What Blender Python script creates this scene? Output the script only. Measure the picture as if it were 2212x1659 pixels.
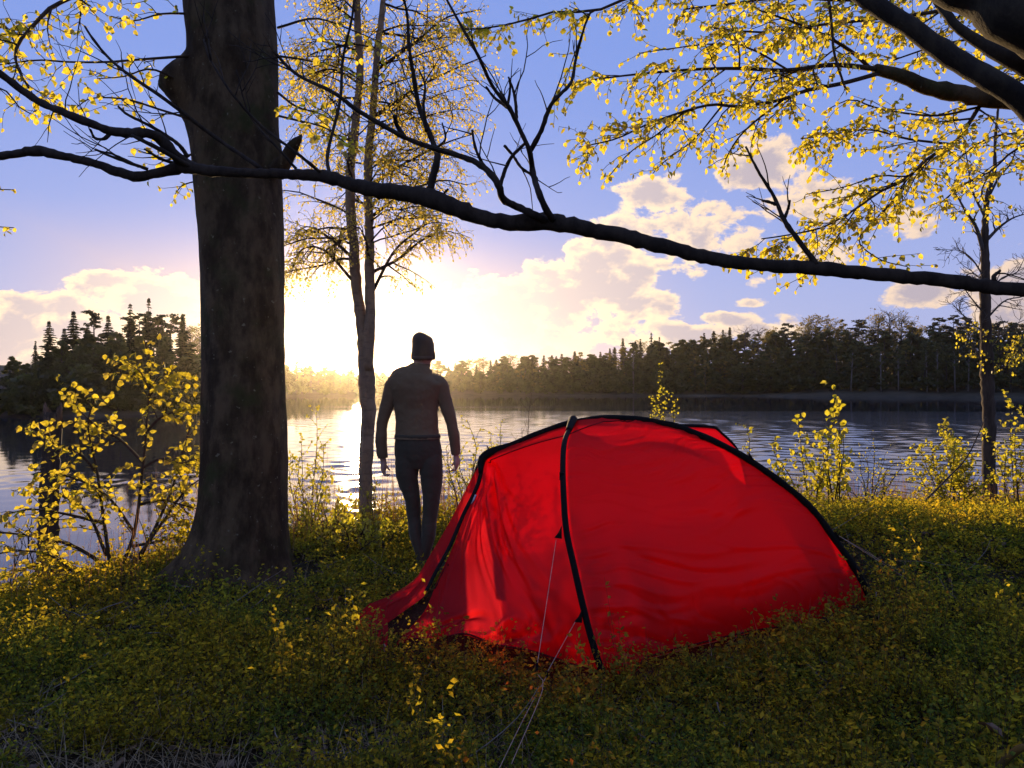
import bpy, bmesh, math, random
import numpy as np
from mathutils import Vector, Matrix, Euler

# ------------------------------------------------------------------ basics
for o in list(bpy.data.objects):
    bpy.data.objects.remove(o, do_unlink=True)
SC = bpy.context.scene
COL = SC.collection
R = math.radians
CAMZ = 4.0            # eye height above the lake surface
FPX = 1661.7          # focal length in layout pixels (frame 2212 x 1659)

def P(px, py, d):
    """a point of the place: direction read off the frame, at its own distance d"""
    return np.array([(px - 1106.0) / FPX * d, d, CAMZ - (py - 829.5) / FPX * d])

# ------------------------------------------------------------------ camera
cam = bpy.data.cameras.new('camera')
cam.sensor_width = 36.0
cam.lens = 18.0 / (1106.0 / FPX)
cam.clip_start = 0.05
cam.clip_end = 6000
camo = bpy.data.objects.new('camera', cam)
camo.location = (0, 0, CAMZ)
camo.rotation_euler = (R(90), 0, 0)
COL.objects.link(camo)
SC.camera = camo

# ------------------------------------------------------------------ light
SUN_AZ = R(-11.5)     # left of the view axis
SUN_EL = R(3.1)
SUN_DIR = Vector((math.sin(SUN_AZ) * math.cos(SUN_EL), math.cos(SUN_AZ) * math.cos(SUN_EL), math.sin(SUN_EL)))
sl = bpy.data.lights.new('sun', 'SUN')
sl.energy = 5.0
sl.angle = R(0.6)
sl.color = (1.0, 0.70, 0.36)
slo = bpy.data.objects.new('sun', sl)
slo.rotation_euler = SUN_DIR.to_track_quat('Z', 'Y').to_euler()
COL.objects.link(slo)

SC.view_settings.view_transform = 'Standard'
SC.view_settings.look = 'None'
SC.view_settings.gamma = 1.0
SC.view_settings.use_curve_mapping = False
SC.view_settings.exposure = 0.65
SC.render.engine = 'CYCLES'
cy = SC.cycles
cy.max_bounces = 8
cy.diffuse_bounces = 3
cy.glossy_bounces = 3
cy.transmission_bounces = 4
cy.transparent_max_bounces = 10
cy.volume_bounces = 0
cy.caustics_reflective = False
cy.caustics_refractive = False
cy.sample_clamp_indirect = 4.0
cy.use_denoising = True

# ------------------------------------------------------------------ node expression helper
class NX:
    def __init__(s, nt): s.nt = nt
    def new(s, t): return s.nt.nodes.new(t)
    def link(s, a, b):
        s.nt.links.new(a, b)
    def put(s, sock, v):
        if isinstance(v, E): s.link(v.s, sock)
        elif isinstance(v, bpy.types.NodeSocket): s.link(v, sock)
        else: sock.default_value = v
    def math(s, op, *a, clamp=False):
        n = s.new('ShaderNodeMath'); n.operation = op; n.use_clamp = clamp
        for i, v in enumerate(a): s.put(n.inputs[i], v)
        return E(s, n.outputs[0])
    def smooth(s, x, a, b, c=0.0, d=1.0):
        n = s.new('ShaderNodeMapRange'); n.interpolation_type = 'SMOOTHSTEP'
        s.put(n.inputs[0], x); s.put(n.inputs[1], a); s.put(n.inputs[2], b); s.put(n.inputs[3], c); s.put(n.inputs[4], d)
        return E(s, n.outputs[0])
    def comb(s, x, y, z):
        n = s.new('ShaderNodeCombineXYZ')
        for i, v in enumerate((x, y, z)): s.put(n.inputs[i], v)
        return E(s, n.outputs[0])
    def noise(s, vec, scale, detail=4, rough=0.55, dist=0.0, dims='3D', out=0):
        n = s.new('ShaderNodeTexNoise'); n.noise_dimensions = dims
        if vec is not None: s.put(n.inputs['Vector'], vec)
        n.inputs['Scale'].default_value = scale; n.inputs['Detail'].default_value = detail
        n.inputs['Roughness'].default_value = rough; n.inputs['Distortion'].default_value = dist
        return E(s, n.outputs[out])
    def mix(s, f, a, b, blend='MIX'):
        n = s.new('ShaderNodeMix'); n.data_type = 'RGBA'; n.blend_type = blend; n.clamp_factor = True
        s.put(n.inputs['Factor'], f)
        ia = [i for i in n.inputs if i.name == 'A' and i.type == 'RGBA'][0]
        ib = [i for i in n.inputs if i.name == 'B' and i.type == 'RGBA'][0]
        s.put(ia, a if isinstance(a, E) else (*a, 1) if len(a) == 3 else a)
        s.put(ib, b if isinstance(b, E) else (*b, 1) if len(b) == 3 else b)
        return E(s, [o for o in n.outputs if o.type == 'RGBA'][0])
    def vscale(s, c, f):
        n = s.new('ShaderNodeVectorMath'); n.operation = 'SCALE'
        s.put(n.inputs[0], c); s.put(n.inputs[3], f)
        return E(s, n.outputs[0])
    def vop(s, op, a, b):
        n = s.new('ShaderNodeVectorMath'); n.operation = op
        s.put(n.inputs[0], a); s.put(n.inputs[1], b)
        return E(s, n.outputs['Value'] if op in ('DOT_PRODUCT', 'LENGTH') else n.outputs[0])
    def sep(s, v):
        n = s.new('ShaderNodeSeparateXYZ'); s.put(n.inputs[0], v)
        return [E(s, o) for o in n.outputs]
class E:
    def __init__(s, nx, sock): s.nx = nx; s.s = sock
    def __add__(s, o): return s.nx.math('ADD', s, o)
    def __radd__(s, o): return s.nx.math('ADD', s, o)
    def __sub__(s, o): return s.nx.math('SUBTRACT', s, o)
    def __rsub__(s, o): return s.nx.math('SUBTRACT', o, s)
    def __mul__(s, o): return s.nx.math('MULTIPLY', s, o)
    def __rmul__(s, o): return s.nx.math('MULTIPLY', s, o)
    def __truediv__(s, o): return s.nx.math('DIVIDE', s, o)
    def exp(s): return s.nx.math('EXPONENT', s)
    def max(s, o): return s.nx.math('MAXIMUM', s, o)
    def min(s, o): return s.nx.math('MINIMUM', s, o)

# ------------------------------------------------------------------ sky
w = bpy.data.worlds.new('World')
SC.world = w
w.use_nodes = True
nt = w.node_tree
nt.nodes.clear()
X = NX(nt)
out = X.new('ShaderNodeOutputWorld')
bg = X.new('ShaderNodeBackground')
bg.inputs['Strength'].default_value = 0.10
sky = X.new('ShaderNodeTexSky')
sky.sky_type = 'NISHITA'
sky.sun_disc = False
sky.sun_elevation = SUN_EL
sky.sun_rotation = SUN_AZ
sky.altitude = 100
sky.air_density = 1.0
sky.dust_density = 0.6
sky.ozone_density = 3.0
tc = X.new('ShaderNodeTexCoord')
dirv = E(X, tc.outputs['Generated'])
dx, dy, dz = X.sep(dirv)
DEG = 180 / math.pi
az = X.math('ARCTAN2', dx, dy) * DEG
el = X.math('ARCSINE', dz) * DEG
cs = X.vop('DOT_PRODUCT', dirv, tuple(SUN_DIR))
ang = X.math('ARCCOSINE', X.math('MINIMUM', cs, 0.99999)) * DEG

skyc = X.vop('MULTIPLY', E(X, sky.outputs[0]), (1.0, 1.0, 1.0))
# evening sky over the lake: deep blue overhead, lilac towards the horizon, bright veil round the sun
up = X.smooth(el, 2.0, 24.0)
upc = X.mix(up, (3.0, 3.3, 5.9), (1.75, 2.55, 6.0))
lil = X.smooth(ang, 5.0, 27.0).max(X.smooth(el, 3.0, 12.5))
upc = X.mix(lil, (6.6, 4.5, 4.1), upc)
base = X.mix(0.80, skyc, upc)
glow = ((ang * ang) * (-1.0 / 22.0)).exp() * 12.0 + (ang * (-1.0 / 6.0)).exp() * 8.0
veil = X.smooth(el, 13.0, 1.0)
glowc = X.vscale(X.mix(X.smooth(ang, 0.0, 15.0), (1.0, 0.74, 0.34), (1.0, 0.58, 0.26)), glow * veil)
disc = X.smooth(ang, 0.42, 0.30) * 300.0
base = X.vop('ADD', base, X.vscale((1.0, 0.82, 0.5), disc))
base = X.vop('ADD', base, glowc)

# clouds: fair-weather cumulus low over the far shore, thin and bright towards the sun
def pxdeg(px, py):
    a = (px - 1106.0) / FPX; b = (829.5 - py) / FPX
    return math.degrees(math.atan(a)), math.degrees(math.atan2(b, math.sqrt(1 + a * a)))
uv = X.comb(az * 0.1, el * 0.155, 0.0)
warp = X.noise(uv, 2.2, 3, 0.5, out=1)
uvw = X.vop('ADD', uv, X.vscale(X.vop('SUBTRACT', warp, (0.5, 0.5, 0.5)), 0.16))
fb = X.noise(uvw, 4.2, 9, 0.60)
fb2 = X.noise(X.vop('ADD', uvw, (-0.030, 0.034, 0.0)), 4.2, 6, 0.60)
clouds = [  # px, py, rx, ry (layout pixels), weight
    (1215, 640, 130, 62, 1.0), (1300, 600, 110, 70, 1.0), (1330, 520, 60, 55, .85), (1395, 660, 80, 36, .85), (1120, 660, 190, 55, 1.0),
    (1490, 500, 150, 75, .66), (1640, 355, 68, 46, 1.0), (1405, 420, 62, 34, 1.0), (1740, 430, 120, 60, .62), (1250, 540, 55, 30, .7),
    (1585, 688, 62, 16, .9), (1480, 725, 80, 26, 1.0), (1655, 712, 70, 18, .85), (2195, 640, 75, 60, .95), (2000, 635, 70, 22, .85), (1620, 656, 40, 12, .7),
    (1960, 470, 80, 40, .55), (1780, 540, 60, 26, .75), (1640, 600, 40, 16, .6),
    (330, 640, 125, 40, 1.0), (250, 610, 60, 20, .9), (70, 665, 110, 28, .9), (20, 745, 110, 60, 1.0), (430, 640, 60, 28, .9), (200, 720, 140, 40, .9),
    (760, 700, 300, 90, 1.0), (1000, 720, 260, 50, 1.0), (1370, 720, 180, 40, .7)]
msk = None
for px, py, rx, ry, wt in clouds:
    a0, e0 = pxdeg(px, py)
    sx, sy = rx / FPX * DEG, ry / FPX * DEG
    ddx = (az - a0) * (1 / sx); ddy = (el - e0) * (1 / sy)
    g = ((ddx * ddx + ddy * ddy) * -0.55).exp() * wt
    msk = g if msk is None else msk.max(g)
# the same kind of scattered low cloud all round the horizon
far = X.noise(uv, 0.55, 2, 0.5)
band = X.smooth(el, 0.0, 3.0) * X.smooth(el, 17.0, 6.0) * X.smooth(far, 0.52, 0.72) * X.smooth(X.math('ABSOLUTE', az), 33.0, 45.0) * 0.9
msk = msk.max(band)
dens = X.smooth(msk + (fb - 0.5) * 1.5, 0.40, 0.56)
thick = X.smooth(msk * 1.05 + (fb2 - 0.5) * 2.1, 0.50, 0.98)
near = (ang * (-1.0 / 13.0)).exp()
lit = X.vop('ADD', X.vscale(X.mix(0.0, (1.0, 0.74, 0.34), (1, 1, 1)), near * 15.0 + 0.8), (4.9, 3.7, 3.0))
core = X.vop('ADD', X.vscale(X.mix(0.0, (1.0, 0.76, 0.50), (1, 1, 1)), near * 9.0), (3.0, 2.6, 3.0))
cloudc = X.mix(thick, lit, core)
skyfin = X.mix(dens * 0.93, base, cloudc)
X.link(skyfin.s, bg.inputs['Color'])
X.link(bg.outputs[0], out.inputs['Surface'])

# ------------------------------------------------------------------ materials
MATS = {}
def mat(name):
    m = bpy.data.materials.new(name); m.use_nodes = True
    m.node_tree.nodes.clear()
    x = NX(m.node_tree)
    o = x.new('ShaderNodeOutputMaterial')
    MATS[name] = m
    return m, x, o
def objcoord(x):
    n = x.new('ShaderNodeTexCoord'); return E(x, n.outputs['Object'])
def poscoord(x):
    n = x.new('ShaderNodeNewGeometry'); return E(x, n.outputs['Position'])
def principled(x, o, col, rough=0.8, bump=None, bstr=0.5, bdist=0.02, spec=0.3):
    b = x.new('ShaderNodeBsdfPrincipled')
    x.put(b.inputs['Base Color'], col if not isinstance(col, tuple) else (*col, 1) if len(col) == 3 else col)
    x.put(b.inputs['Roughness'], rough)
    b.inputs['Specular IOR Level'].default_value = spec
    if bump is not None:
        bn = x.new('ShaderNodeBump'); bn.inputs['Strength'].default_value = bstr; bn.inputs['Distance'].default_value = bdist
        x.put(bn.inputs['Height'], bump); x.link(bn.outputs[0], b.inputs['Normal'])
    x.link(b.outputs[0], o.inputs['Surface'])
    return b
def leafmat(name, refl, trans, tmix=0.6, var=0.35, scale=40.0):
    m, x, o = mat(name)
    n = x.noise(poscoord(x), scale, 1, 0.5)
    g = x.smooth(n, 0.3, 0.7, 1.0 - var, 1.0 + var * 0.6)
    d = x.new('ShaderNodeBsdfDiffuse'); x.put(d.inputs[0], x.vscale(refl, g))
    t = x.new('ShaderNodeBsdfTranslucent'); x.put(t.inputs[0], x.vscale(trans, g))
    mx = x.new('ShaderNodeMixShader'); mx.inputs[0].default_value = tmix
    x.link(d.outputs[0], mx.inputs[1]); x.link(t.outputs[0], mx.inputs[2])
    gl = x.new('ShaderNodeBsdfGlossy'); gl.inputs['Roughness'].default_value = 0.45; gl.inputs[0].default_value = (1, 1, 1, 1)
    m2 = x.new('ShaderNodeMixShader'); m2.inputs[0].default_value = 0.03
    x.link(mx.outputs[0], m2.inputs[1]); x.link(gl.outputs[0], m2.inputs[2])
    x.link(m2.outputs[0], o.inputs['Surface'])
    return m
def barkmat(name, c1, c2, scale=8.0, stretch=0.3, spots=None, spotscale=14.0, bd=0.01, c3=None):
    m, x, o = mat(name)
    p = objcoord(x)
    ps = x.vop('MULTIPLY', p, (1.0, 1.0, stretch))
    n = x.noise(ps, scale, 6, 0.65)
    fine = x.noise(ps, scale * 7, 4, 0.6)
    c = x.mix(x.smooth(n, 0.35, 0.65), c1, c2)
    if c3 is not None:
        c = x.mix(x.smooth(x.noise(p, scale * 0.35, 4, 0.6), 0.5, 0.68), c, c3)
    if spots is not None:
        v = x.noise(p, spotscale, 3, 0.5)
        c = x.mix(x.smooth(v, 0.67, 0.73), c, spots)
    principled(x, o, c, 0.9, n + fine * 0.5, 0.7, bd, 0.15)
    return m

LEAF_BEECH = leafmat('beech_leaf', (0.12, 0.135, 0.02), (0.82, 0.68, 0.04), 0.70)
LEAF_SAPLING = leafmat('sapling_leaf', (0.10, 0.13, 0.02), (0.70, 0.56, 0.03), 0.66)
LEAF_BIRCH = leafmat('birch_leaf', (0.13, 0.12, 0.03), (0.88, 0.68, 0.08), 0.70)
LEAF_SHRUB = leafmat('shrub_leaf', (0.10, 0.12, 0.02), (0.66, 0.58, 0.03), 0.66)
LEAF_BILBERRY = leafmat('bilberry_leaf', (0.060, 0.105, 0.018), (0.46, 0.36, 0.02), 0.56, 0.5, 9.0)
LEAF_FAR = leafmat('far_broadleaf', (0.055, 0.070, 0.020), (0.16, 0.16, 0.03), 0.45, 0.4, 0.4)
LEAF_FAR2 = leafmat('far_spring_broadleaf', (0.075, 0.08, 0.02), (0.36, 0.27, 0.04), 0.5, 0.4, 0.4)
NEEDLE = leafmat('spruce_needles', (0.028, 0.038, 0.014), (0.06, 0.06, 0.015), 0.35, 0.4, 0.5)
m, x, o = mat('bilberry_leaf')
pz = poscoord(x)
n = x.noise(pz, 26.0, 2, 0.5); n2 = x.noise(pz, 1.7, 3, 0.6)
g = x.smooth(n, 0.25, 0.75, 0.45, 1.35)
hue = x.smooth(n2, 0.40, 0.62)
d = x.new('ShaderNodeBsdfDiffuse'); x.put(d.inputs[0], x.vscale(x.mix(hue, (0.070, 0.145, 0.034), (0.095, 0.135, 0.026)), g))
t = x.new('ShaderNodeBsdfTranslucent'); x.put(t.inputs[0], x.vscale(x.mix(hue, (0.56, 0.48, 0.025), (0.80, 0.55, 0.025)), g))
mx = x.new('ShaderNodeMixShader'); mx.inputs[0].default_value = 0.56
x.link(d.outputs[0], mx.inputs[1]); x.link(t.outputs[0], mx.inputs[2]); x.link(mx.outputs[0], o.inputs['Surface'])
LEAF_BILBERRY = m
BARK_BEECH = barkmat('beech_bark', (0.032, 0.020, 0.009), (0.100, 0.066, 0.032), 7.0, 0.45, (0.15, 0.13, 0.08), 26.0, 0.022, (0.038, 0.038, 0.011))
BARK_LIMB = barkmat('limb_bark', (0.026, 0.018, 0.012), (0.05, 0.036, 0.024), 26.0, 0.5, None, 14.0, 0.004)
BARK_TWIG = barkmat('twig_bark', (0.045, 0.028, 0.016), (0.075, 0.05, 0.03), 30.0, 0.5, None, 14.0, 0.002)
BARK_DARK = barkmat('rough_dark_bark', (0.045, 0.032, 0.022), (0.09, 0.062, 0.042), 22.0, 0.15, None, 14.0, 0.012)
BARK_FAR = barkmat('far_bark', (0.06, 0.05, 0.04), (0.12, 0.10, 0.085), 3.0, 0.3, None, 14.0, 0.01)
WOOD_DEAD = barkmat('weathered_wood', (0.11, 0.065, 0.038), (0.19, 0.12, 0.07), 20.0, 0.12, None, 14.0, 0.01)

# ------------------------------------------------------------------ mesh helpers
def unit(v):
    v = np.asarray(v, float); n = np.linalg.norm(v, axis=-1, keepdims=True)
    return v / np.maximum(n, 1e-9)
def mesh_from(name, V, F, smooth=True):
    """V (n,3); F list of int arrays (m,k)"""
    me = bpy.data.meshes.new(name)
    V = np.asarray(V, np.float32).reshape(-1, 3)
    F = [np.asarray(f, np.int32) for f in F if len(f)]
    nl = sum(f.size for f in F); nf = sum(len(f) for f in F)
    me.vertices.add(len(V)); me.vertices.foreach_set('co', V.ravel())
    me.loops.add(nl); me.polygons.add(nf)
    me.loops.foreach_set('vertex_index', np.concatenate([f.ravel() for f in F]))
    tot = np.concatenate([np.full(len(f), f.shape[1], np.int32) for f in F])
    st = np.concatenate([[0], np.cumsum(tot)[:-1]]).astype(np.int32)
    me.polygons.foreach_set('loop_start', st); me.polygons.foreach_set('loop_total', tot)
    me.polygons.foreach_set('use_smooth', np.full(nf, bool(smooth)))
    me.update(calc_edges=True)
    me.validate()
    return me
class MB:
    def __init__(s): s.V = []; s.Q = []; s.T = []; s.n = 0
    def add(s, V, Q=None, T=None):
        V = np.asarray(V, float).reshape(-1, 3)
        if Q is not None and len(Q): s.Q.append(np.asarray(Q, np.int64) + s.n)
        if T is not None and len(T): s.T.append(np.asarray(T, np.int64) + s.n)
        s.V.append(V); s.n += len(V)
    def tube(s, pts, rad, seg=6, cap=True, flat=1.0):
        pts = np.asarray(pts, float); n = len(pts)
        rad = np.broadcast_to(np.asarray(rad, float), (n,))
        tan = np.gradient(pts, axis=0); tan = unit(tan)
        up = np.array([0, 0, 1.0]) if abs(tan[0][2]) < 0.9 else np.array([1.0, 0, 0])
        u = unit(np.cross(tan[0], up)); U = np.empty((n, 3))
        for i in range(n):
            u = u - tan[i] * np.dot(u, tan[i]); u = u / max(np.linalg.norm(u), 1e-9); U[i] = u
        W = np.cross(tan, U)
        a = np.linspace(0, 2 * np.pi, seg, endpoint=False)
        ring = pts[:, None] + rad[:, None, None] * (np.cos(a)[None, :, None] * U[:, None] + flat * np.sin(a)[None, :, None] * W[:, None])
        i = np.arange(n - 1)[:, None] * seg; j = np.arange(seg)[None]; k = (np.arange(seg)[None] + 1) % seg
        Q = np.stack([i + j, i + k, i + seg + k, i + seg + j], -1).reshape(-1, 4)
        V = ring.reshape(-1, 3); T = []
        if cap:
            V = np.vstack([V, pts[:1] , pts[-1:]])
            c0, c1 = n * seg, n * seg + 1
            T = [(c0, (q + 1) % seg, q) for q in range(seg)] + [(c1, (n - 1) * seg + q, (n - 1) * seg + (q + 1) % seg) for q in range(seg)]
        s.add(V, Q, T)
    def box(s, c, h, rot=None):
        c = np.asarray(c, float); h = np.asarray(h, float)
        v = np.array([[x, y, z] for x in (-1, 1) for y in (-1, 1) for z in (-1, 1)], float) * h
        if rot is not None: v = v @ np.asarray(rot).T
        s.add(v + c, [(0, 1, 3, 2), (4, 6, 7, 5), (0, 4, 5, 1), (2, 3, 7, 6), (0, 2, 6, 4), (1, 5, 7, 3)])
    def build(s, name, m, parent=None, smooth=True):
        F = []
        if s.Q: F.append(np.concatenate(s.Q))
        if s.T: F.append(np.concatenate(s.T))
        me = mesh_from(name, np.concatenate(s.V), F, smooth)
        return obj(name, me, m, parent)
def obj(name, me, m=None, parent=None):
    o = bpy.data.objects.new(name, me); COL.objects.link(o)
    if m is not None and len(me.materials) == 0: me.materials.append(m)
    if parent is not None: o.parent = parent
    return o
def tag(o, label, cat, group=None, kind=None):
    if label: o['label'] = label
    if cat: o['category'] = cat
    if group: o['group'] = group
    if kind: o['kind'] = kind
    return o
def thing(name, label, cat, loc=(0, 0, 0), group=None):
    o = bpy.data.objects.new(name, None); COL.objects.link(o); o.location = loc
    o.empty_display_size = 0.2
    return tag(o, label, cat, group)
def reparent_at(parent_loc):
    return np.array(parent_loc, float)
def smoothstep(x, a, b):
    t = np.clip((np.asarray(x, float) - a) / (b - a), 0, 1); return t * t * (3 - 2 * t)
def vnoise(x, y, seed=0):
    """cheap smooth 2-D value noise"""
    x = np.asarray(x, float); y = np.asarray(y, float)
    xi = np.floor(x).astype(np.int64); yi = np.floor(y).astype(np.int64)
    fx = x - xi; fy = y - yi; fx = fx * fx * (3 - 2 * fx); fy = fy * fy * (3 - 2 * fy)
    def h(a, b):
        n = (a * 374761393 + b * 668265263 + seed * 1442695041) & 0x7fffffff
        n = ((n ^ (n >> 13)) * 1274126177) & 0x7fffffff
        return ((n ^ (n >> 16)) & 0xffff) / 65535.0
    return (h(xi, yi) * (1 - fx) + h(xi + 1, yi) * fx) * (1 - fy) + (h(xi, yi + 1) * (1 - fx) + h(xi + 1, yi + 1) * fx) * fy
def spline(pts, n):
    """Catmull-Rom resample of a polyline (any width)"""
    p = np.asarray(pts, float); m = len(p)
    if m < 3:
        t = np.linspace(0, 1, n)[:, None]; return p[0] * (1 - t) + p[-1] * t
    q = np.vstack([2 * p[0] - p[1], p, 2 * p[-1] - p[-2]])
    sl_ = np.concatenate([[0], np.cumsum(np.linalg.norm(np.diff(p[:, :3], axis=0), axis=1))])
    s = np.linspace(0, sl_[-1], n); i = np.clip(np.searchsorted(sl_, s, 'right') - 1, 0, m - 2)
    t = ((s - sl_[i]) / np.maximum(sl_[i + 1] - sl_[i], 1e-9))[:, None]
    a, b, c, d = q[i], q[i + 1], q[i + 2], q[i + 3]
    return 0.5 * (2 * b + (c - a) * t + (2 * a - 5 * b + 4 * c - d) * t ** 2 + (3 * b - a - 3 * c + d) * t ** 3)

# ------------------------------------------------------------------ terrain
EX = np.array([-400, -60, -12, -6, -3.6, -2.4, -1.2, 0.0, 2.0, 4.5, 7.0, 12.0, 40, 400])
EY = np.array([-30, 1.0, 2.6, 3.9, 5.3, 6.6, 7.8, 8.4, 9.2, 10.2, 11.0, 12.0, 16, 60])
SA = np.array([-180, -90, -60, -40, -25, -21, -17.5, -12, -4, 5, 14, 24, 36, 60, 90, 180])
SR = np.array([900, 400, 150, 112, 108, 118, 250, 262, 268, 258, 262, 268, 262, 300, 500, 900])
def gz(x, y):
    x = np.asarray(x, float); y = np.asarray(y, float)
    r = np.hypot(x, y); a = np.degrees(np.arctan2(x, y))
    t = y - np.interp(x, EX, EY)
    zn = 2.43 + 0.15 * smoothstep(y, 3.2, 6.6) + 0.05 * (vnoise(x * 0.9, y * 0.9, 3) - 0.5) + 0.10 * (vnoise(x * 0.35 + 7, y * 0.35, 5) - 0.5)
    cr_ = smoothstep(x + .35 * y, 2.6, 4.6)
    zn = zn + cr_ * (0.24 * smoothstep(y, 4.4, 6.0) - 0.60 * smoothstep(y, 5.6, 11.5))
    zn = zn - 0.03 * np.clip(-x - 1.5, 0, 6) + 0.02 * np.clip(-y, 0, 40)
    tt = np.clip(t, 0, None)
    zn = zn - 0.62 * tt * tt / (tt + 1.6)
    zn = np.maximum(zn, -1.8)
    tf = r - (np.interp(a, SA, SR) + 5.0 * (vnoise(a * 0.45 + 100, 0 * a, 9) - 0.5))
    bank = 0.9 + 1.6 * smoothstep(a, 12, 30) + 0.8 * smoothstep(a, -20, -28)
    zf = -1.8 + 1.8 * smoothstep(tf, -12, 0) + bank * smoothstep(tf, 0, 10) + 7.0 * smoothstep(tf, 10, 120) + 6 * smoothstep(tf, 100, 900)
    return np.where(tf > -12, np.maximum(zn, zf), zn)

az_d = np.concatenate([np.linspace(-180, -42, 60, endpoint=False), np.linspace(-42, 42, 300, endpoint=False), np.linspace(42, 180, 60, endpoint=False)])
rr = np.concatenate([[0.0], np.geomspace(0.4, 2500, 200)])
A_, R_ = np.meshgrid(np.radians(az_d), rr[1:])
gxx = R_ * np.sin(A_); gyy = R_ * np.cos(A_)
V = np.stack([gxx, gyy, gz(gxx, gyy)], -1).reshape(-1, 3)
V = np.vstack([V, [[0, 0, float(gz(0, 0))]]])
na = len(az_d); nr = len(rr) - 1
i = np.arange(nr - 1)[:, None] * na; j = np.arange(na)[None]; k = (np.arange(na)[None] + 1) % na
Q = np.stack([i + j, i + na + j, i + na + k, i + k], -1).reshape(-1, 4)
T = np.stack([np.full(na, nr * na), np.arange(na), (np.arange(na) + 1) % na], -1)
m, x, o = mat('forest_floor')
p = poscoord(x)
n1 = x.noise(p, 1.3, 6, 0.6); n2 = x.noise(p, 45.0, 5, 0.7); n3 = x.noise(p, 9.0, 4, 0.6)
c = x.mix(x.smooth(n1, 0.35, 0.65), (0.035, 0.026, 0.015), (0.045, 0.045, 0.018))
c = x.mix(x.smooth(n2, 0.55, 0.7), c, (0.12, 0.085, 0.05))
far_ = x.smooth(x.vop('LENGTH', p, (0, 0, 0)), 60.0, 90.0)
c = x.mix(far_ * 0.85, c, x.mix(x.smooth(x.noise(p, 0.25, 5, 0.7), 0.4, 0.65), (0.085, 0.07, 0.048), (0.05, 0.045, 0.03)))
principled(x, o, c, 0.95, n2 + n3, 0.8, 0.03, 0.1)
ground = obj('ground', mesh_from('ground', V, [Q, T]), m)
ground['kind'] = 'structure'

# lake: one sheet; calm mirror bands far out and in the lee of the headland, wind ripples nearer (real relief)
m, x, o = mat('lake_water')
p = poscoord(x)
rp = x.noise(x.vop('MULTIPLY', p, (0.5, 1.0, 1.0)), 5.0, 3, 0.55)
b = x.new('ShaderNodeBsdfPrincipled')
b.inputs['Base Color'].default_value = (0.010, 0.018, 0.032, 1)
b.inputs['IOR'].default_value = 1.40
at_ = x.new('ShaderNodeAttribute'); at_.attribute_name = 'calm'
x.put(b.inputs['Roughness'], (1.0 - E(x, at_.outputs['Fac'])) * 0.07 + 0.03)
bn = x.new('ShaderNodeBump'); bn.inputs['Distance'].default_value = 0.01; bn.inputs['Strength'].default_value = 0.12
x.put(bn.inputs['Height'], rp)
x.link(bn.outputs[0], b.inputs['Normal']); x.link(b.outputs[0], o.inputs['Surface'])
wr = np.concatenate([[3, 6], 8 * np.exp(np.linspace(0, math.log(150 / 8), 430)), np.geomspace(156, 1000, 40)])
wa = np.radians(np.concatenate([np.linspace(-115, -44, 30, endpoint=False), np.linspace(-44, 44, 520, endpoint=False), np.linspace(44, 115, 31)]))
A_, R_ = np.meshgrid(wa, wr)
WXX = R_ * np.sin(A_); WYY = R_ * np.cos(A_)
wrg = np.random.RandomState(90)
wz_ = np.zeros_like(WXX); cell = R_ * 0.0068
for q in range(44):
    lam = 0.28 * (10.5 ** wrg.uniform(0, 1)); th_ = wrg.normal(1.2, .75); kx, ky = math.cos(th_) * 6.283 / lam, math.sin(th_) * 6.283 / lam
    amp = lam / 6.283 * 0.0165
    wz_ += amp * smoothstep(lam / cell, 2.2, 4.5) * np.sin(kx * WXX + ky * WYY + wrg.uniform(0, 6.28) + 1.5 * vnoise(WXX * .12 + q, WYY * .12, q))
pat = vnoise(WXX * .012 + 5, WYY * .05, 61) * .65 + vnoise(WXX * .03, WYY * .13 + 3, 62) * .35
lee = smoothstep(-WXX / np.maximum(WYY, 1.0), .21, .30)
calm = np.maximum(smoothstep(WYY + (pat - .5) * 80 + WXX * .10, 118, 140), lee * smoothstep(pat, .22, .40))
wz_ *= 1 - .93 * calm
V = np.stack([WXX, WYY, wz_], -1).reshape(-1, 3); nw = len(wa)
i = np.arange(len(wr) - 1)[:, None] * nw; j = np.arange(nw - 1)[None]
lake = obj('water', mesh_from('water', V, [np.stack([i + j, i + nw + j, i + nw + 1 + j, i + j + 1], -1).reshape(-1, 4)]), m)
lake['kind'] = 'structure'
ca_ = lake.data.attributes.new('calm', 'FLOAT', 'POINT'); ca_.data.foreach_set('value', calm.astype(np.float32).ravel())

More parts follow.
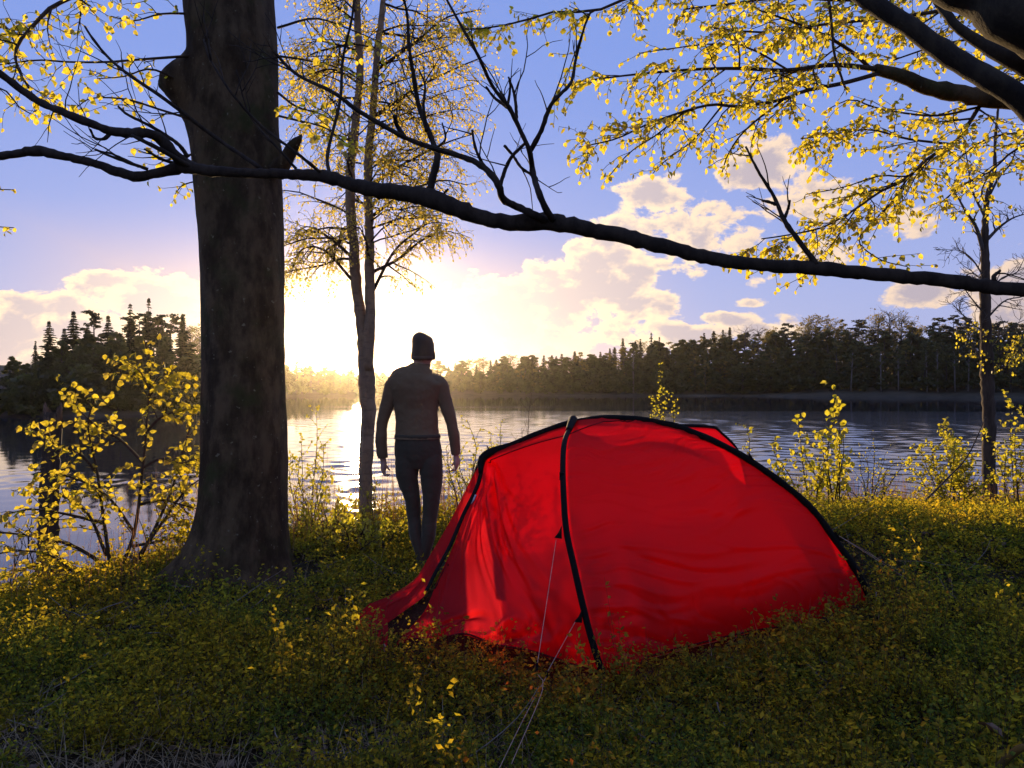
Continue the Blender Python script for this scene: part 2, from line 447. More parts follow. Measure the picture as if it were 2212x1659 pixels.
# ------------------------------------------------------------------ leaves
LV = np.array([[0, 0, 0], [.35, .28, .05], [-.35, .28, .05], [0, .33, -.03], [.33, .64, .04], [-.33, .64, .04], [0, .68, -.04], [0, .97, -.10]])
LQ = np.array([[3, 1, 4, 6], [2, 3, 6, 5]])
LT = np.array([[0, 1, 3], [0, 3, 2], [6, 4, 7], [5, 6, 7]])
def leaf_frames(axis, nrm):
    y = unit(axis); zc = nrm - y * np.sum(nrm * y, -1, keepdims=True); zc = unit(zc); xx = np.cross(y, zc)
    return np.stack([xx, y, zc], -1)
class Leaves:
    def __init__(s): s.p = []; s.a = []; s.n = []; s.s = []
    def add(s, p, a, n, size): s.p.append(p); s.a.append(a); s.n.append(n); s.s.append(size)
    def arrays(s):
        return np.array(s.p, float).reshape(-1, 3), np.array(s.a, float).reshape(-1, 3), np.array(s.n, float).reshape(-1, 3), np.array(s.s, float)
    def build(s, root, m, parts=0, name='leaf', width=1.0):
        if not s.p: return
        p, a, n, sz = s.arrays()
        org = np.array(root.location)
        fr = leaf_frames(a, n)
        vis = (p[:, 1] > 0.4) & (np.abs(p[:, 0] / p[:, 1]) < 0.666) & (np.abs((p[:, 2] - CAMZ) / p[:, 1]) < 0.5)
        score = np.where(vis, sz / np.maximum(p[:, 1], 0.4), 0)
        order = np.argsort(-score)
        own = order[:parts]; rest = order[parts:]
        if parts:
            rng = random.Random(5)
            bases = []
            for q in range(4):
                lv = LV.copy(); lv[:, 0] *= width * rng.uniform(.9, 1.1); lv[:, 2] *= rng.uniform(.4, 2.2); lv[7, 2] -= rng.uniform(0, .2)
                me = mesh_from(name, lv, [LQ, LT]); me.materials.append(m); bases.append(me)
            for i in own:
                o = bpy.data.objects.new(name, bases[i % 4]); COL.objects.link(o); o.parent = root
                M = Matrix(((fr[i] * sz[i]).tolist())).to_4x4(); M.translation = Vector((p[i] - org).tolist())
                o.matrix_local = M
        if len(rest):
            lv = LV.copy(); lv[:, 0] *= width
            curl = np.random.RandomState(3).uniform(.3, 2.4, (len(rest), 1, 1))
            L = np.repeat(lv[None], len(rest), 0); L[:, :, 2:] *= curl
            W = np.einsum('nij,nvj->nvi', fr[rest] * sz[rest][:, None, None], L) + (p[rest] - org)[:, None]
            k = np.arange(len(rest))[:, None, None] * 8
            me = mesh_from('leaves', W.reshape(-1, 3), [(LQ[None] + k).reshape(-1, 4), (LT[None] + k).reshape(-1, 3)])
            o = obj('leaves' if parts else 'foliage', me, m, root)
            o['kind'] = 'stuff'

def rvec(rng): return unit(rng.normal(size=3))
def wander(rng, p0, d0, length, n, jit, droop=0.0):
    pts = [np.array(p0, float)]; d = unit(d0); st = length / n
    for i in range(n):
        d = unit(d + rng.normal(size=3) * jit + np.array([0, 0, -droop]))
        pts.append(pts[-1] + d * st)
    return np.array(pts)
def twig_leaves(rng, lv, pts, spacing, size, start=0.15, hang=0.35, spread=0.9):
    seg = np.linalg.norm(np.diff(pts, axis=0), axis=1); L = seg.sum(); cum = np.concatenate([[0], np.cumsum(seg)])
    s = L * start; side = 1
    while s < L:
        i = min(np.searchsorted(cum, s, 'right') - 1, len(seg) - 1)
        p = pts[i] + (pts[i + 1] - pts[i]) * ((s - cum[i]) / max(seg[i], 1e-9))
        t = unit(pts[i + 1] - pts[i]); b = unit(np.cross(t, [0, 0, 1.0]) + 1e-6)
        a = unit(t * 0.5 + b * side * spread + rng.normal(size=3) * 0.35 + np.array([0, 0, -hang]))
        n = unit(np.array([0, 0, 1.0]) * 0.6 + rng.normal(size=3) * 0.75)
        lv.add(p, a, n, size * rng.uniform(.65, 1.2)); side = -side
        s += spacing * rng.uniform(.6, 1.4)
    lv.add(pts[-1], unit(pts[-1] - pts[-2] + np.array([0, 0, -.3])), unit(rng.normal(size=3)), size * rng.uniform(.6, 1.1))
def grow(rng, mb, lv, pts, r0, r1, seg, sub, sublen, gen, leaf_sp, leaf_sz, jit=0.16, droop=0.02, ang=0.9, start=0.15, hang=0.35, r_min=0.0014, subgen_scale=0.5, planar=0.55):
    """sweep a branch along pts, then side twigs with leaves"""
    pts = np.asarray(pts, float); n = len(pts)
    mb.tube(pts, np.linspace(r0, r1, n), seg)
    L = np.linalg.norm(np.diff(pts, axis=0), axis=1).sum()
    if gen == 0:
        if leaf_sp: twig_leaves(rng, lv, pts, leaf_sp, leaf_sz, 0.12, hang)
        return
    side = rng.choice([-1, 1])
    for k in range(sub):
        f = start + (1 - start) * (k + rng.uniform(.1, .9)) / sub
        x = f * (n - 1); i = min(int(x), n - 2); p = pts[i] + (pts[i + 1] - pts[i]) * (x - i)
        t = unit(pts[i + 1] - pts[i])
        b = unit(np.cross(t, [0, 0, 1.0]) + 1e-6) * planar + rvec(rng) * (1 - planar)
        b = unit(b - t * np.dot(b, t))
        d = unit(t * math.cos(ang) + b * side * math.sin(ang) * rng.uniform(.7, 1.2)); side = -side
        ln = sublen * (1.15 - 0.7 * f) * rng.uniform(.6, 1.25)
        rr0 = max(min((r0 + (r1 - r0) * f) * 0.6, 0.0065 * sublen / 0.5 if gen == 1 else 1), r_min)
        q = wander(rng, p, d, ln, 5, jit, droop)
        grow(rng, mb, lv, q, rr0, r_min, 4 if gen > 1 else 3, max(3, int(sub * 0.6)), sublen * subgen_scale, gen - 1, leaf_sp, leaf_sz, jit * 1.1, droop * 1.4, ang, 0.15, hang, r_min, subgen_scale, planar)
    if leaf_sp and gen <= 1: twig_leaves(rng, lv, pts, leaf_sp * 1.6, leaf_sz, 0.4, hang)

# ------------------------------------------------------------------ far trees across the lake
def quads(P_, U_, W_):
    V = np.stack([P_ - U_ - W_, P_ + U_ - W_, P_ + U_ + W_, P_ - U_ + W_], 1).reshape(-1, 3)
    Q = np.arange(len(P_) * 4).reshape(-1, 4); return V, Q
def conifer_mesh(seed, h=16.0, width=0.17, low=0.08, full=1.0):
    rng = np.random.RandomState(seed); cr = MB(); tr = MB()
    tr.tube([(0, 0, -.6), (0, 0, h * .5), (0, 0, h * .99)], [h * .012, h * .008, .02], 6)
    z = h * low; pp = []; uu = []; ww = []
    while z < h * 0.985:
        t = z / h; L = h * width * ((1 - t) ** 0.85 + 0.02) * rng.uniform(.75, 1.15) * (1.0 if t > .2 else .8)
        nb = rng.randint(6, 9); a0 = rng.uniform(0, 6.28)
        for k in range(nb):
            if rng.rand() > full: continue
            a = a0 + k * 6.283 / nb + rng.uniform(-.25, .25); Lk = L * rng.uniform(.6, 1.15); d = np.array([math.cos(a), math.sin(a), 0])
            steps = max(2, int(Lk / 0.42))
            for q in range(steps):
                f = (q + .6) / steps
                c = np.array([0, 0, z]) + d * Lk * f + np.array([0, 0, -Lk * (.38 * f - .16 * f * f) + .10 * Lk * f ** 4])
                s = (0.20 + 0.26 * (1 - f)) * min(1.0, 0.35 + Lk / 1.2)
                pp.append(c); uu.append(d * Lk / steps * .75 + np.array([0, 0, -.12]) + rng.normal(size=3) * .05)
                sd = np.array([-d[1], d[0], 0]) * s + np.array([0, 0, rng.uniform(-.5, .1) * s]); ww.append(sd)
        z += h * rng.uniform(.020, .032)
    V, Q = quads(np.array(pp), np.array(uu), np.array(ww)); cr.add(V, Q)
    return tr, cr
def clump_crown(rng, mb, centres, radii, per, size, squash=.8):
    for c, r in zip(centres, radii):
        n = int(per * rng.uniform(.7, 1.3))
        d = unit(rng.normal(size=(n, 3))) * (r * rng.uniform(.25, 1.05, (n, 1)))
        d[:, 2] *= squash
        p = np.asarray(c) + d
        u = unit(rng.normal(size=(n, 3))); w_ = unit(np.cross(u, rng.normal(size=(n, 3))))
        s = size * rng.uniform(.5, 1.3, (n, 1))
        V, Q = quads(p, u * s, w_ * s * .7); mb.add(V, Q)
def broadleaf_mesh(seed, h=15.0, w=3.2, base=.08, nc=44, per=95, size=.26):
    rng = np.random.RandomState(seed); cr = MB(); tr = MB()
    lean = rng.uniform(-.4, .4, 2)
    tr.tube([(0, 0, -.6), (lean[0] * .4, lean[1] * .4, h * .45), (lean[0], lean[1], h * .92)], [h * .013, h * .009, .03], 6)
    cs = []; rs = []
    for k in range(nc):
        t = base + (1 - base) * (k + .5) / nc; t = min(.985, t + rng.uniform(-.03, .03))
        prof = math.sin(math.pi * min(1, (t - base * .6) / (1 - base * .6)) ** .75) ** .7 * .8 + .08
        a = rng.uniform(0, 6.28); rad = w * prof * math.sqrt(rng.uniform(.1, 1))
        c = np.array([math.cos(a) * rad + lean[0] * t, math.sin(a) * rad + lean[1] * t, t * h]); cs.append(c); rs.append(w * rng.uniform(.22, .40) * (1.15 - .5 * t))
        if rad > .6:
            b = np.array([lean[0] * t, lean[1] * t, max(.3, t * h - rad * .9)])
            tr.tube([b, (b + c) / 2 + np.array([0, 0, .2]), c], [.06, .04, .02], 4, False)
    clump_crown(rng, cr, cs, rs, per, size)
    return tr, cr
def pine_mesh(seed, h=18.0):
    rng = np.random.RandomState(seed); cr = MB(); tr = MB()
    tr.tube([(0, 0, -.6), (.15, 0, h * .5), (.1, .1, h * .95)], [h * .013, h * .010, .05], 6)
    cs = []; rs = []
    for k in range(17):
        t = .52 + .47 * k / 16; a = rng.uniform(0, 6.28); rad = (2.6 * (1.02 - t) / .5 + .5) * rng.uniform(.45, 1.1)
        c = np.array([math.cos(a) * rad, math.sin(a) * rad, t * h + .3]); cs.append(c); rs.append(rng.uniform(.6, 1.1))
        b = np.array([.1, .05, t * h - rad * .25]); tr.tube([b, (b + c) / 2 - np.array([0, 0, .1]), c], [.09, .06, .03], 4, False)
    clump_crown(rng, cr, cs, rs, 60, .20, .45)
    return tr, cr
def thin_mesh(seed, h=15.0, leaves=True):
    """open spring crown, branches showing"""
    rng = np.random.RandomState(seed); cr = MB(); tr = MB()
    tr.tube([(0, 0, -.6), (.1, 0, h * .5), (0, .1, h * .97)], [h * .010, h * .007, .02], 5)
    cs = []; rs = []
    for k in range(46):
        t = .30 + .68 * k / 46; a = rng.uniform(0, 6.28); ln = (2.9 * math.sin(math.pi * (t - .2) / .85) + .4) * rng.uniform(.6, 1.1)
        b = np.array([.05, .05, t * h]); c = b + np.array([math.cos(a) * ln * .8, math.sin(a) * ln * .8, ln * .75])
        tr.tube([b, (b + c) / 2 + np.array([0, 0, .05]), c], [.055, .035, .015], 4, False)
        for q in range(3):
            e = b + (c - b) * rng.uniform(.4, 1); f = e + rng.normal(size=3) * .5 + np.array([0, 0, .45]); tr.tube([e, f], [.025, .01], 3, False)
            cs.append(f); rs.append(.55)
    if leaves: clump_crown(rng, cr, cs, rs, 11, .10, .9)
    else: clump_crown(rng, cr, cs, rs, 2, .05, .9)
    return tr, cr
protos = {}
def proto(kind, seed, pair, leafm, barkm=BARK_FAR):
    tr, cr = pair
    F = lambda b: ([np.concatenate(b.Q)] if b.Q else []) + ([np.concatenate(b.T)] if b.T else [])
    tm = mesh_from('trunk', np.concatenate(tr.V), F(tr)); tm.materials.append(barkm)
    cm = mesh_from('crown', np.concatenate(cr.V), F(cr), False); cm.materials.append(leafm)
    protos.setdefault(kind, []).append((tm, cm))
for s_ in range(4): proto('spruce', s_, conifer_mesh(20 + s_, 16, [.17, .145, .19, .16][s_], .06), NEEDLE)
for s_ in range(2): proto('tallspruce', s_, conifer_mesh(40 + s_, 16, .15, .34, .62), NEEDLE)
for s_ in range(4): proto('broad', s_, broadleaf_mesh(60 + s_, 15, [3.0, 3.6, 2.6, 3.2][s_]), LEAF_FAR)
for s_ in range(3): proto('spring', s_, broadleaf_mesh(80 + s_, 15, [2.4, 2.9, 2.1][s_], .16, 26, 42, .15), LEAF_FAR2)
for s_ in range(2): proto('pine', s_, pine_mesh(100 + s_), NEEDLE)
for s_ in range(2): proto('thin', s_, thin_mesh(120 + s_), LEAF_FAR2)
proto('bare', 0, thin_mesh(130, 15, False), LEAF_FAR2)
WHITE_FAR = barkmat('far_birch_bark', (0.22, 0.20, 0.17), (0.16, 0.14, 0.12), 3.0, 0.3, None, 14.0, 0.01)
proto('whitebirch', 0, broadleaf_mesh(140, 15, 2.0, .5, 24, 60, .17), LEAF_FAR, WHITE_FAR)
PH = dict(spruce=16, tallspruce=16, broad=15, spring=15, pine=18, thin=15, bare=15, whitebirch=15)
KNAME = dict(spruce='spruce_tree', tallspruce='spruce_tree', broad='broadleaf_tree', spring='broadleaf_tree', pine='pine_tree', thin='broadleaf_tree', bare='bare_tree', whitebirch='birch_tree')
frng = random.Random(11)
def far_tree(kind, px, r, top_py=None, h=None, label=None, group=None, wide=1.0):
    """px: bearing; r: distance in metres; height from the level of its top or given"""
    a = math.atan((px - 1106) / FPX)
    x, y = r * math.sin(a), r * math.cos(a)
    zb = float(gz(x, y))
    if h is None: h = CAMZ + (829.5 - top_py) / FPX * y - zb
    h = max(h, 1.5)
    tm, cm = frng.choice(protos[kind])
    s = h / PH[kind]
    root = thing(KNAME[kind], label, 'tree', (x, y, zb), group)
    sw = s * wide * frng.uniform(1.15, 1.45)
    if h < 9: sw *= 1.0
    root.scale = (sw, sw, s)
    root.rotation_euler = (frng.uniform(-.02, .02), frng.uniform(-.02, .02), frng.uniform(0, 6.28))
    obj('trunk', tm, None, root); obj('crown', cm, None, root)
    return root
HL = 'dark tree of the wooded headland left of the big trunk'
HG = 'trees massed on the left headland'
# left headland, skyline trees read off one by one
for px, py, kd in [(30, 772, 'broad'), (75, 735, 'spruce'), (105, 690, 'spruce'), (137, 706, 'spruce'), (190, 700, 'spruce'), (160, 668, 'spruce'), (205, 676, 'pine'), (236, 678, 'spruce'),
                   (275, 690, 'pine'), (300, 682, 'pine'), (345, 685, 'pine'), (368, 683, 'pine'), (391, 680, 'spruce'), (415, 716, 'thin'), (432, 712, 'thin'), (455, 705, 'spruce'), (480, 715, 'spruce'), (330, 690, 'broad'), (-40, 760, 'broad'), (-90, 740, 'spruce')]:
    far_tree(kd, px, frng.uniform(124, 134), py, None, {'broad': 'round dark leafy tree', 'spruce': 'pointed dark spruce', 'thin': 'thin open crowned tree', 'pine': 'dark pine'}[kd] + (' on the skyline of the left headland' if True else ''), HG)
far_tree('tallspruce', 283, 128, 652, None, 'tall thin conifer standing clear of the headland, left of its highest one', None)
far_tree('tallspruce', 318, 126, 641, None, 'highest conifer on the wooded left headland', None)
far_tree('spruce', 391, 120, 676, None, 'pointed dark spruce nearest the big trunk on the headland skyline', None, 1.1)
hx = [-220, -60, 0, 60, 110, 160, 250, 330, 400, 440, 520, 560]; hy = [770, 770, 790, 775, 745, 725, 715, 712, 722, 738, 760, 800]
for row, (rad, dy, n) in enumerate([(121, 8, 20), (117, 38, 22), (113.5, 88, 24)]):
    for q in range(n):
        px = -130 + (650 / n) * (q + frng.uniform(.1, .9))
        py = np.interp(px, hx, hy) + dy + frng.uniform(-12, 14)
        kd = frng.choice(['broad', 'broad', 'spruce', 'broad'] if row < 2 else ['broad', 'broad', 'broad'])
        far_tree(kd, px, rad + frng.uniform(-1.5, 2), py, None, ('round dark tree ' if kd == 'broad' else 'pointed dark spruce ') + ['behind the front rows', 'in the middle', 'low at the front'][row] + ' of the left headland wood', HG)
# opposite shore: centre and right
tx = [560, 620, 700, 760, 830, 900, 960, 1040, 1120, 1200, 1280, 1330, 1400, 1450, 1520, 1600, 1700, 1800, 1900, 2000, 2100, 2212, 2400]
ty = [800, 790, 795, 806, 802, 790, 784, 778, 772, 762, 760, 752, 745, 742, 728, 725, 715, 712, 712, 708, 705, 700, 690]
CL = 'tree in the dark wood across the lake'
CG = 'trees massed on the far shore'
for row, (dr, dy, n) in enumerate([(46, 0, 92), (30, 8, 70), (17, 30, 54), (10, 58, 50)]):
    for q in range(n):
        px = 570 + (1730 / n) * (q + frng.uniform(.1, .9))
        a = math.degrees(math.atan((px - 1106) / FPX))
        rad = float(np.interp(a, SA, SR)) + dr + frng.uniform(-4, 5)
        top = float(np.interp(px, tx, ty)); f = (829.5 - top) / 110
        py = top + dy * max(.35, f) + frng.uniform(-6, 8)
        if row == 0 and px < 1350: kd = frng.choice(['broad', 'spruce', 'spruce', 'spruce'] if px > 1150 else ['broad', 'spruce', 'thin', 'broad'])
        elif row == 0: kd = frng.choice(['spring', 'spring', 'thin', 'broad', 'pine', 'spring'])
        elif row == 1: kd = frng.choice(['broad', 'spring', 'broad', 'spruce'])
        else: kd = frng.choice(['broad', 'broad', 'broad', 'spring'])
        if 740 < px < 860: py = max(py, 800 + frng.uniform(0, 8))
        zone = 'left of the walker' if px < 900 else 'between walker and tent top' if px < 1230 else 'above the tent' if px < 1600 else 'right of the tent' if px < 1950 else 'at the right edge'
        kw_ = {'broad': 'round dark leafy tree', 'spruce': 'pointed dark spruce', 'thin': 'open crowned thin tree', 'spring': 'yellowish leafy tree', 'pine': 'flat crowned pine'}[kd]
        rw_ = ['at the back of', 'inside', 'low inside', 'at the front of'][row]
        far_tree(kd, px, rad, py, None, '%s %s the far wood %s' % (kw_, rw_, zone), CG, 1.45 if px < 1350 else 1.15)
def shore_mass(name, label, items, seed):
    rng = np.random.RandomState(seed); mb = MB()
    for x, y, h in items:
        z = float(gz(x, y)); cs = []; rs = []
        for k in range(9):
            t = rng.uniform(.12, .95); a = rng.uniform(0, 6.28); rad = h * .34 * math.sin(math.pi * min(1, t * .9 + .1)) * rng.uniform(.2, 1)
            cs.append((x + math.cos(a) * rad, y + math.sin(a) * rad, z + t * h)); rs.append(h * rng.uniform(.14, .22))
        clump_crown(rng, mb, cs, rs, 46, .024 * h + .12)
    o = mb.build(name, LEAF_FAR, None, False); tag(o, label, 'bushes', None, 'stuff')
its = []
for q in range(92):
    px = 560 + (1740 / 92) * (q + frng.uniform(.0, 1.0)); a = math.atan((px - 1106) / FPX)
    r_ = float(np.interp(math.degrees(a), SA, SR)) + frng.uniform(4, 8) + 3 * (a > .2); its.append((r_ * math.sin(a), r_ * math.cos(a), frng.uniform(4.5, 8.5)))
shore_mass('shore_bushes', 'dark bushes crowding the waterline of the far shore', its, 5)
its = []
for q in range(28):
    px = -130 + (640 / 28) * (q + frng.uniform(.0, 1.0)); a = math.atan((px - 1106) / FPX); r_ = 111.5 + frng.uniform(-.5, 1.5); its.append((r_ * math.sin(a), r_ * math.cos(a), frng.uniform(3, 5.5)))
shore_mass('shore_bushes', 'dark bushes along the waterline of the left headland', its, 6)
for px, py, kd, wd, lb in [
    (1347, 730, 'spruce', 1.2, 'broad pointed spruce, leftmost of the tall conifers above the far wood'),
    (1373, 735, 'spruce', 1.0, None), (1386, 731, 'spruce', .9, None),
    (1406, 716, 'tallspruce', .8, 'slender conifer rising highest over the middle of the far shore'),
    (1425, 726, 'tallspruce', .8, 'thin conifer just right of the slender highest one on the far shore'),
    (1520, 718, 'spruce', 1.0, None), (1543, 712, 'spruce', 1.0, None), (1560, 710, 'tallspruce', 1.0, None), (1575, 705, 'spruce', .9, None), (1640, 712, 'bare', 1.3, 'bare grey crowned tree on the far skyline above the tent right'),
    (1610, 712, 'bare', 1.4, None), (1665, 716, 'thin', 1.0, None), (1700, 702, 'pine', 1.0, None), (1745, 694, 'thin', 1.0, None), (1760, 690, 'thin', 1.1, None),
    (1790, 693, 'thin', 1.0, None), (1815, 690, 'spring', .9, None), (1848, 695, 'pine', 1.35, 'dark flat crowned pine on the far shore skyline, right of the tent'), (1895, 683, 'thin', 1.1, None),
    (1922, 675, 'bare', 1.3, 'rounded leafless tree standing highest on the far right skyline'), (1945, 688, 'thin', 1.1, None), (1970, 697, 'spring', 1.0, None), (2030, 690, 'pine', 1.1, None), (2060, 685, 'pine', 1.0, None), (2090, 688, 'pine', 1.0, None),
    (2160, 710, 'pine', 1.0, None), (2195, 700, 'broad', 1.0, None)]:
    a = math.degrees(math.atan((px - 1106) / FPX))
    far_tree(kd, px, float(np.interp(a, SA, SR)) + 40, py, None, lb or {'spruce': 'pointed spruce', 'tallspruce': 'tall thin spruce', 'bare': 'leafless tree', 'thin': 'thin open crowned tree', 'pine': 'flat topped pine', 'spring': 'yellowish tree', 'broad': 'round dark tree'}[kd] + ' breaking the skyline ' + ('above the tent' if px < 1700 else 'right of the tent' if px < 2000 else 'near the slim tree'), None if lb else 'skyline trees above the far wood', wd)
for px in (1368 + 0, 1838, 1903, 1941, 2003, 2026, 2063, 2092, 2130):
    a = math.degrees(math.atan((px - 1106) / FPX))
    far_tree('whitebirch', px, float(np.interp(a, SA, SR)) + 7, 748 + frng.uniform(-8, 8), None, 'pale stemmed birch at the edge of the far right wood', 'birches along the far shore')
for px, py in [(640, 782), (655, 786), (672, 790), (690, 784), (715, 782), (735, 786)]:
    far_tree('spring', px, 285, py, None, 'low round tree on the far shore between trunk and sun', 'low trees beside the sun')
# ------------------------------------------------------------------ near trees
def PP(pts, d0=None, d1=None):
    """polyline of (px, py[, d]) to points; missing d runs from d0 to d1"""
    n = len(pts); res = []
    for i, q in enumerate(pts):
        d = q[2] if len(q) > 2 else d0 + (d1 - d0) * i / max(1, n - 1)
        res.append(P(q[0], q[1], d))
    return np.array(res)
def px2m(r, d): return r / FPX * d

# --- the great beech left of the middle
BD = 5.5
broot = thing('beech_tree', 'massive grey beech trunk with burl and flared roots beside the walker', 'tree', tuple(P(530, 1290, BD)))
borg = np.array(broot.location)
ys = [-900, -500, -200, 0, 60, 120, 180, 240, 300, 400, 500, 600, 700, 800, 900, 1000, 1080, 1150, 1200, 1240, 1275, 1310, 1350]
lf = [420, 405, 396, 393, 398, 405, 410, 408, 412, 421, 430, 434, 437, 438, 436, 434, 428, 412, 394, 374, 350, 322, 285]
rt = [560, 580, 590, 592, 596, 600, 601, 603, 605, 610, 615, 617, 618, 619, 620, 620, 620, 622, 625, 629, 634, 642, 655]
yy = np.concatenate([np.linspace(-900, 0, 12, endpoint=False), np.linspace(0, 1350, 110)])
cxs = (np.interp(yy, ys, lf) + np.interp(yy, ys, rt)) / 2; rs_ = (np.interp(yy, ys, rt) - np.interp(yy, ys, lf)) / 2
SEG = 72
th = np.linspace(0, 2 * np.pi, SEG, endpoint=False)
V = []
for y_, cx_, r_ in zip(yy, cxs, rs_):
    c = P(cx_, y_, BD + .32); rm = px2m(r_, BD)
    flare = smoothstep(y_, 1060, 1330)
    rootd = smoothstep(y_, 1090, 1330)
    ridge = 1 + flare * .03 * np.cos(th * 9 + .4)
    bump = 1 + .018 * np.sin(th * 3 + y_ * .006) + .012 * np.sin(th * 7 - y_ * .013) + .010 * (vnoise(th * 5, np.full(SEG, y_ * .03), 4) - .5) * 2
    for rt_, rw_, ra_ in [(3.75, .30, 1.15), (4.45, .22, .50), (5.15, .24, .42), (5.85, .28, .5), (2.6, .3, .15), (.6, .3, .2), (1.5, .3, .5)]:
        dth = np.abs((th - rt_ - .10 * np.sin(y_ * .012) + np.pi) % (2 * np.pi) - np.pi)
        bump = bump + ra_ * rootd ** 1.9 * np.exp(-(dth / rw_) ** 2) + .05 * smoothstep(y_, 700, 1200) * np.exp(-(dth / rw_) ** 2)
    # healed scars where boughs were lost
    for sy, st, sr, amp in [(140, 4.9, .55, .10), (130, 5.35, .25, -.10), (330, 6.1, .35, .12), (640, 4.4, .4, .03), (905, 5.0, .3, .03)]:
        dth = np.abs((th - st + np.pi) % (2 * np.pi) - np.pi)
        bump = bump + amp * np.exp(-((dth / sr) ** 2) * 2 - ((y_ - sy) / (sr * 95)) ** 2 * 2)
    bo = np.interp(y_, [95, 120, 138, 150, 165, 185, 200, 215, 240, 270, 310, 340], [0, 3, 22, 42, 60, 66, 62, 50, 27, 12, 4, 0])
    dth = np.abs((th - 3.30 + np.pi) % (2 * np.pi) - np.pi)
    bump = bump + px2m(bo, BD) / rm * np.exp(-(dth / .42) ** 2) * (1 + .06 * np.sin(th * 23 + y_ * .1))
    # seen from the camera angle 3pi/2 faces the viewer, pi is the left side
    V.append(np.stack([c[0] + rm * ridge * bump * np.cos(th), c[1] + rm * ridge * bump * np.sin(th), np.full(SEG, c[2])], -1))
V = np.concatenate(V) - borg
n_ = len(yy)
i = np.arange(n_ - 1)[:, None] * SEG; j = np.arange(SEG)[None]; k = (np.arange(SEG)[None] + 1) % SEG
obj('trunk', mesh_from('trunk', V, [np.stack([i + j, i + SEG + j, i + SEG + k, i + k], -1).reshape(-1, 4)]), BARK_BEECH, broot)
# burl on the left and broken stub on the right
mb = MB()
bp = spline([(*P(596, 372, BD + .2), .075), (*P(618, 345, BD + .15), .055), (*P(634, 315, BD + .12), .045), (*P(648, 298, BD + .1), .020), (*P(652, 290, BD + .1), .004)], 10); bp[:, :3] -= borg
mb.tube(bp[:, :3], bp[:, 3], 9, True)
mb.build('broken_stub', BARK_BEECH, broot)
rng = np.random.RandomState(7)
wood = MB(); lv = Leaves()
class Shift:  # collects wood in the coordinates of its thing
    def __init__(s, mb, org): s.mb = mb; s.org = np.array(org)
    def tube(s, pts, *a, **k): s.mb.tube(np.asarray(pts) - s.org, *a, **k)
bw = Shift(wood, borg)
def limb(rng, w_, lv, pts, r0, r1, d0=None, d1=None, sub=6, sublen=.5, gen=1, sp=.06, sz=.045, n=None, seg=6, **kw):
    q = PP(pts, d0, d1); q = spline(q, n or max(8, len(pts) * 3))
    dm = q[len(q) // 2][1]
    grow(rng, w_, lv, q, px2m(r0, dm), px2m(r1, dm), seg, sub, sublen, gen, sp, sz, **kw)
limb(rng, bw, lv, [(420, 120), (310, 128), (230, 134), (150, 134), (80, 130), (0, 140), (-60, 150)], 3.2, 1.2, 5.6, 4.9, 9, .42, 1, .085, .058)
limb(rng, bw, lv, [(450, -420), (330, -200), (200, -60), (155, -5), (115, 12), (75, 52), (38, 97), (36, 140), (62, 190)], 9, 2, 5.7, 4.7, 14, .50, 2, .10, .052, start=.35)
limb(rng, bw, lv, [(420, 260), (340, 235), (275, 215), (200, 212), (165, 232)], 3, 1, 5.6, 5.0, 9, .34, 1, .075, .058)
limb(rng, bw, lv, [(420, 190), (330, 150), (270, 165), (210, 170)], 3, 1, 5.7, 5.2, 6, .36, 1, .085, .058)
limb(rng, bw, lv, [(425, 330), (390, 340), (345, 345), (320, 320)], 3, 1, 5.7, 5.4, 8, .30, 1, .085, .050)
limb(rng, bw, lv, [(430, 390), (395, 400), (378, 420)], 2, .8, 5.8, 5.6, 4, .22, 1, .10, .045)
limb(rng, bw, lv, [(430, 30), (350, 30), (290, 45), (240, 35)], 3, 1, 5.7, 5.0, 7, .40, 1, .085, .050)
limb(rng, bw, lv, [(-420, 260), (-200, 190), (-60, 180), (10, 195), (40, 230), (75, 250)], 4, 1, 6.2, 5.2, 7, .36, 1, .09, .05)
limb(rng, bw, lv, [(-380, 420), (-120, 400), (-30, 408), (30, 410)], 3, 1, 6.4, 6.0, 4, .3, 1, .10, .05)
limb(rng, bw, lv, [(-380, 500), (-120, 480), (-30, 488), (30, 492)], 3, 1, 6.4, 6.0, 4, .3, 1, .10, .05)
limb(rng, bw, lv, [(-300, 60), (-100, 30), (0, 50), (30, 90), (50, 130)], 4, 1, 6.0, 5.3, 8, .45, 1, .09, .052)
limb(rng, bw, lv, [(600, 250), (650, 262), (700, 275), (735, 300), (760, 320)], 3, 1, 5.6, 5.0, 10, .30, 1, .06, .062)
limb(rng, bw, lv, [(600, 200), (640, 230), (690, 245), (720, 262)], 3, 1, 5.8, 5.3, 8, .30, 1, .07, .058)
limb(rng, bw, lv, [(600, 60), (680, 40), (760, 65), (830, 95)], 3, 1, 5.9, 5.2, 9, .40, 1, .085, .055)
limb(rng, bw, lv, [(590, 120), (660, 130), (740, 150), (800, 190)], 3, 1, 5.9, 5.4, 8, .36, 1, .09, .052)
wood.build('twigs', BARK_TWIG, broot)
lv.build(broot, LEAF_BEECH, 220)

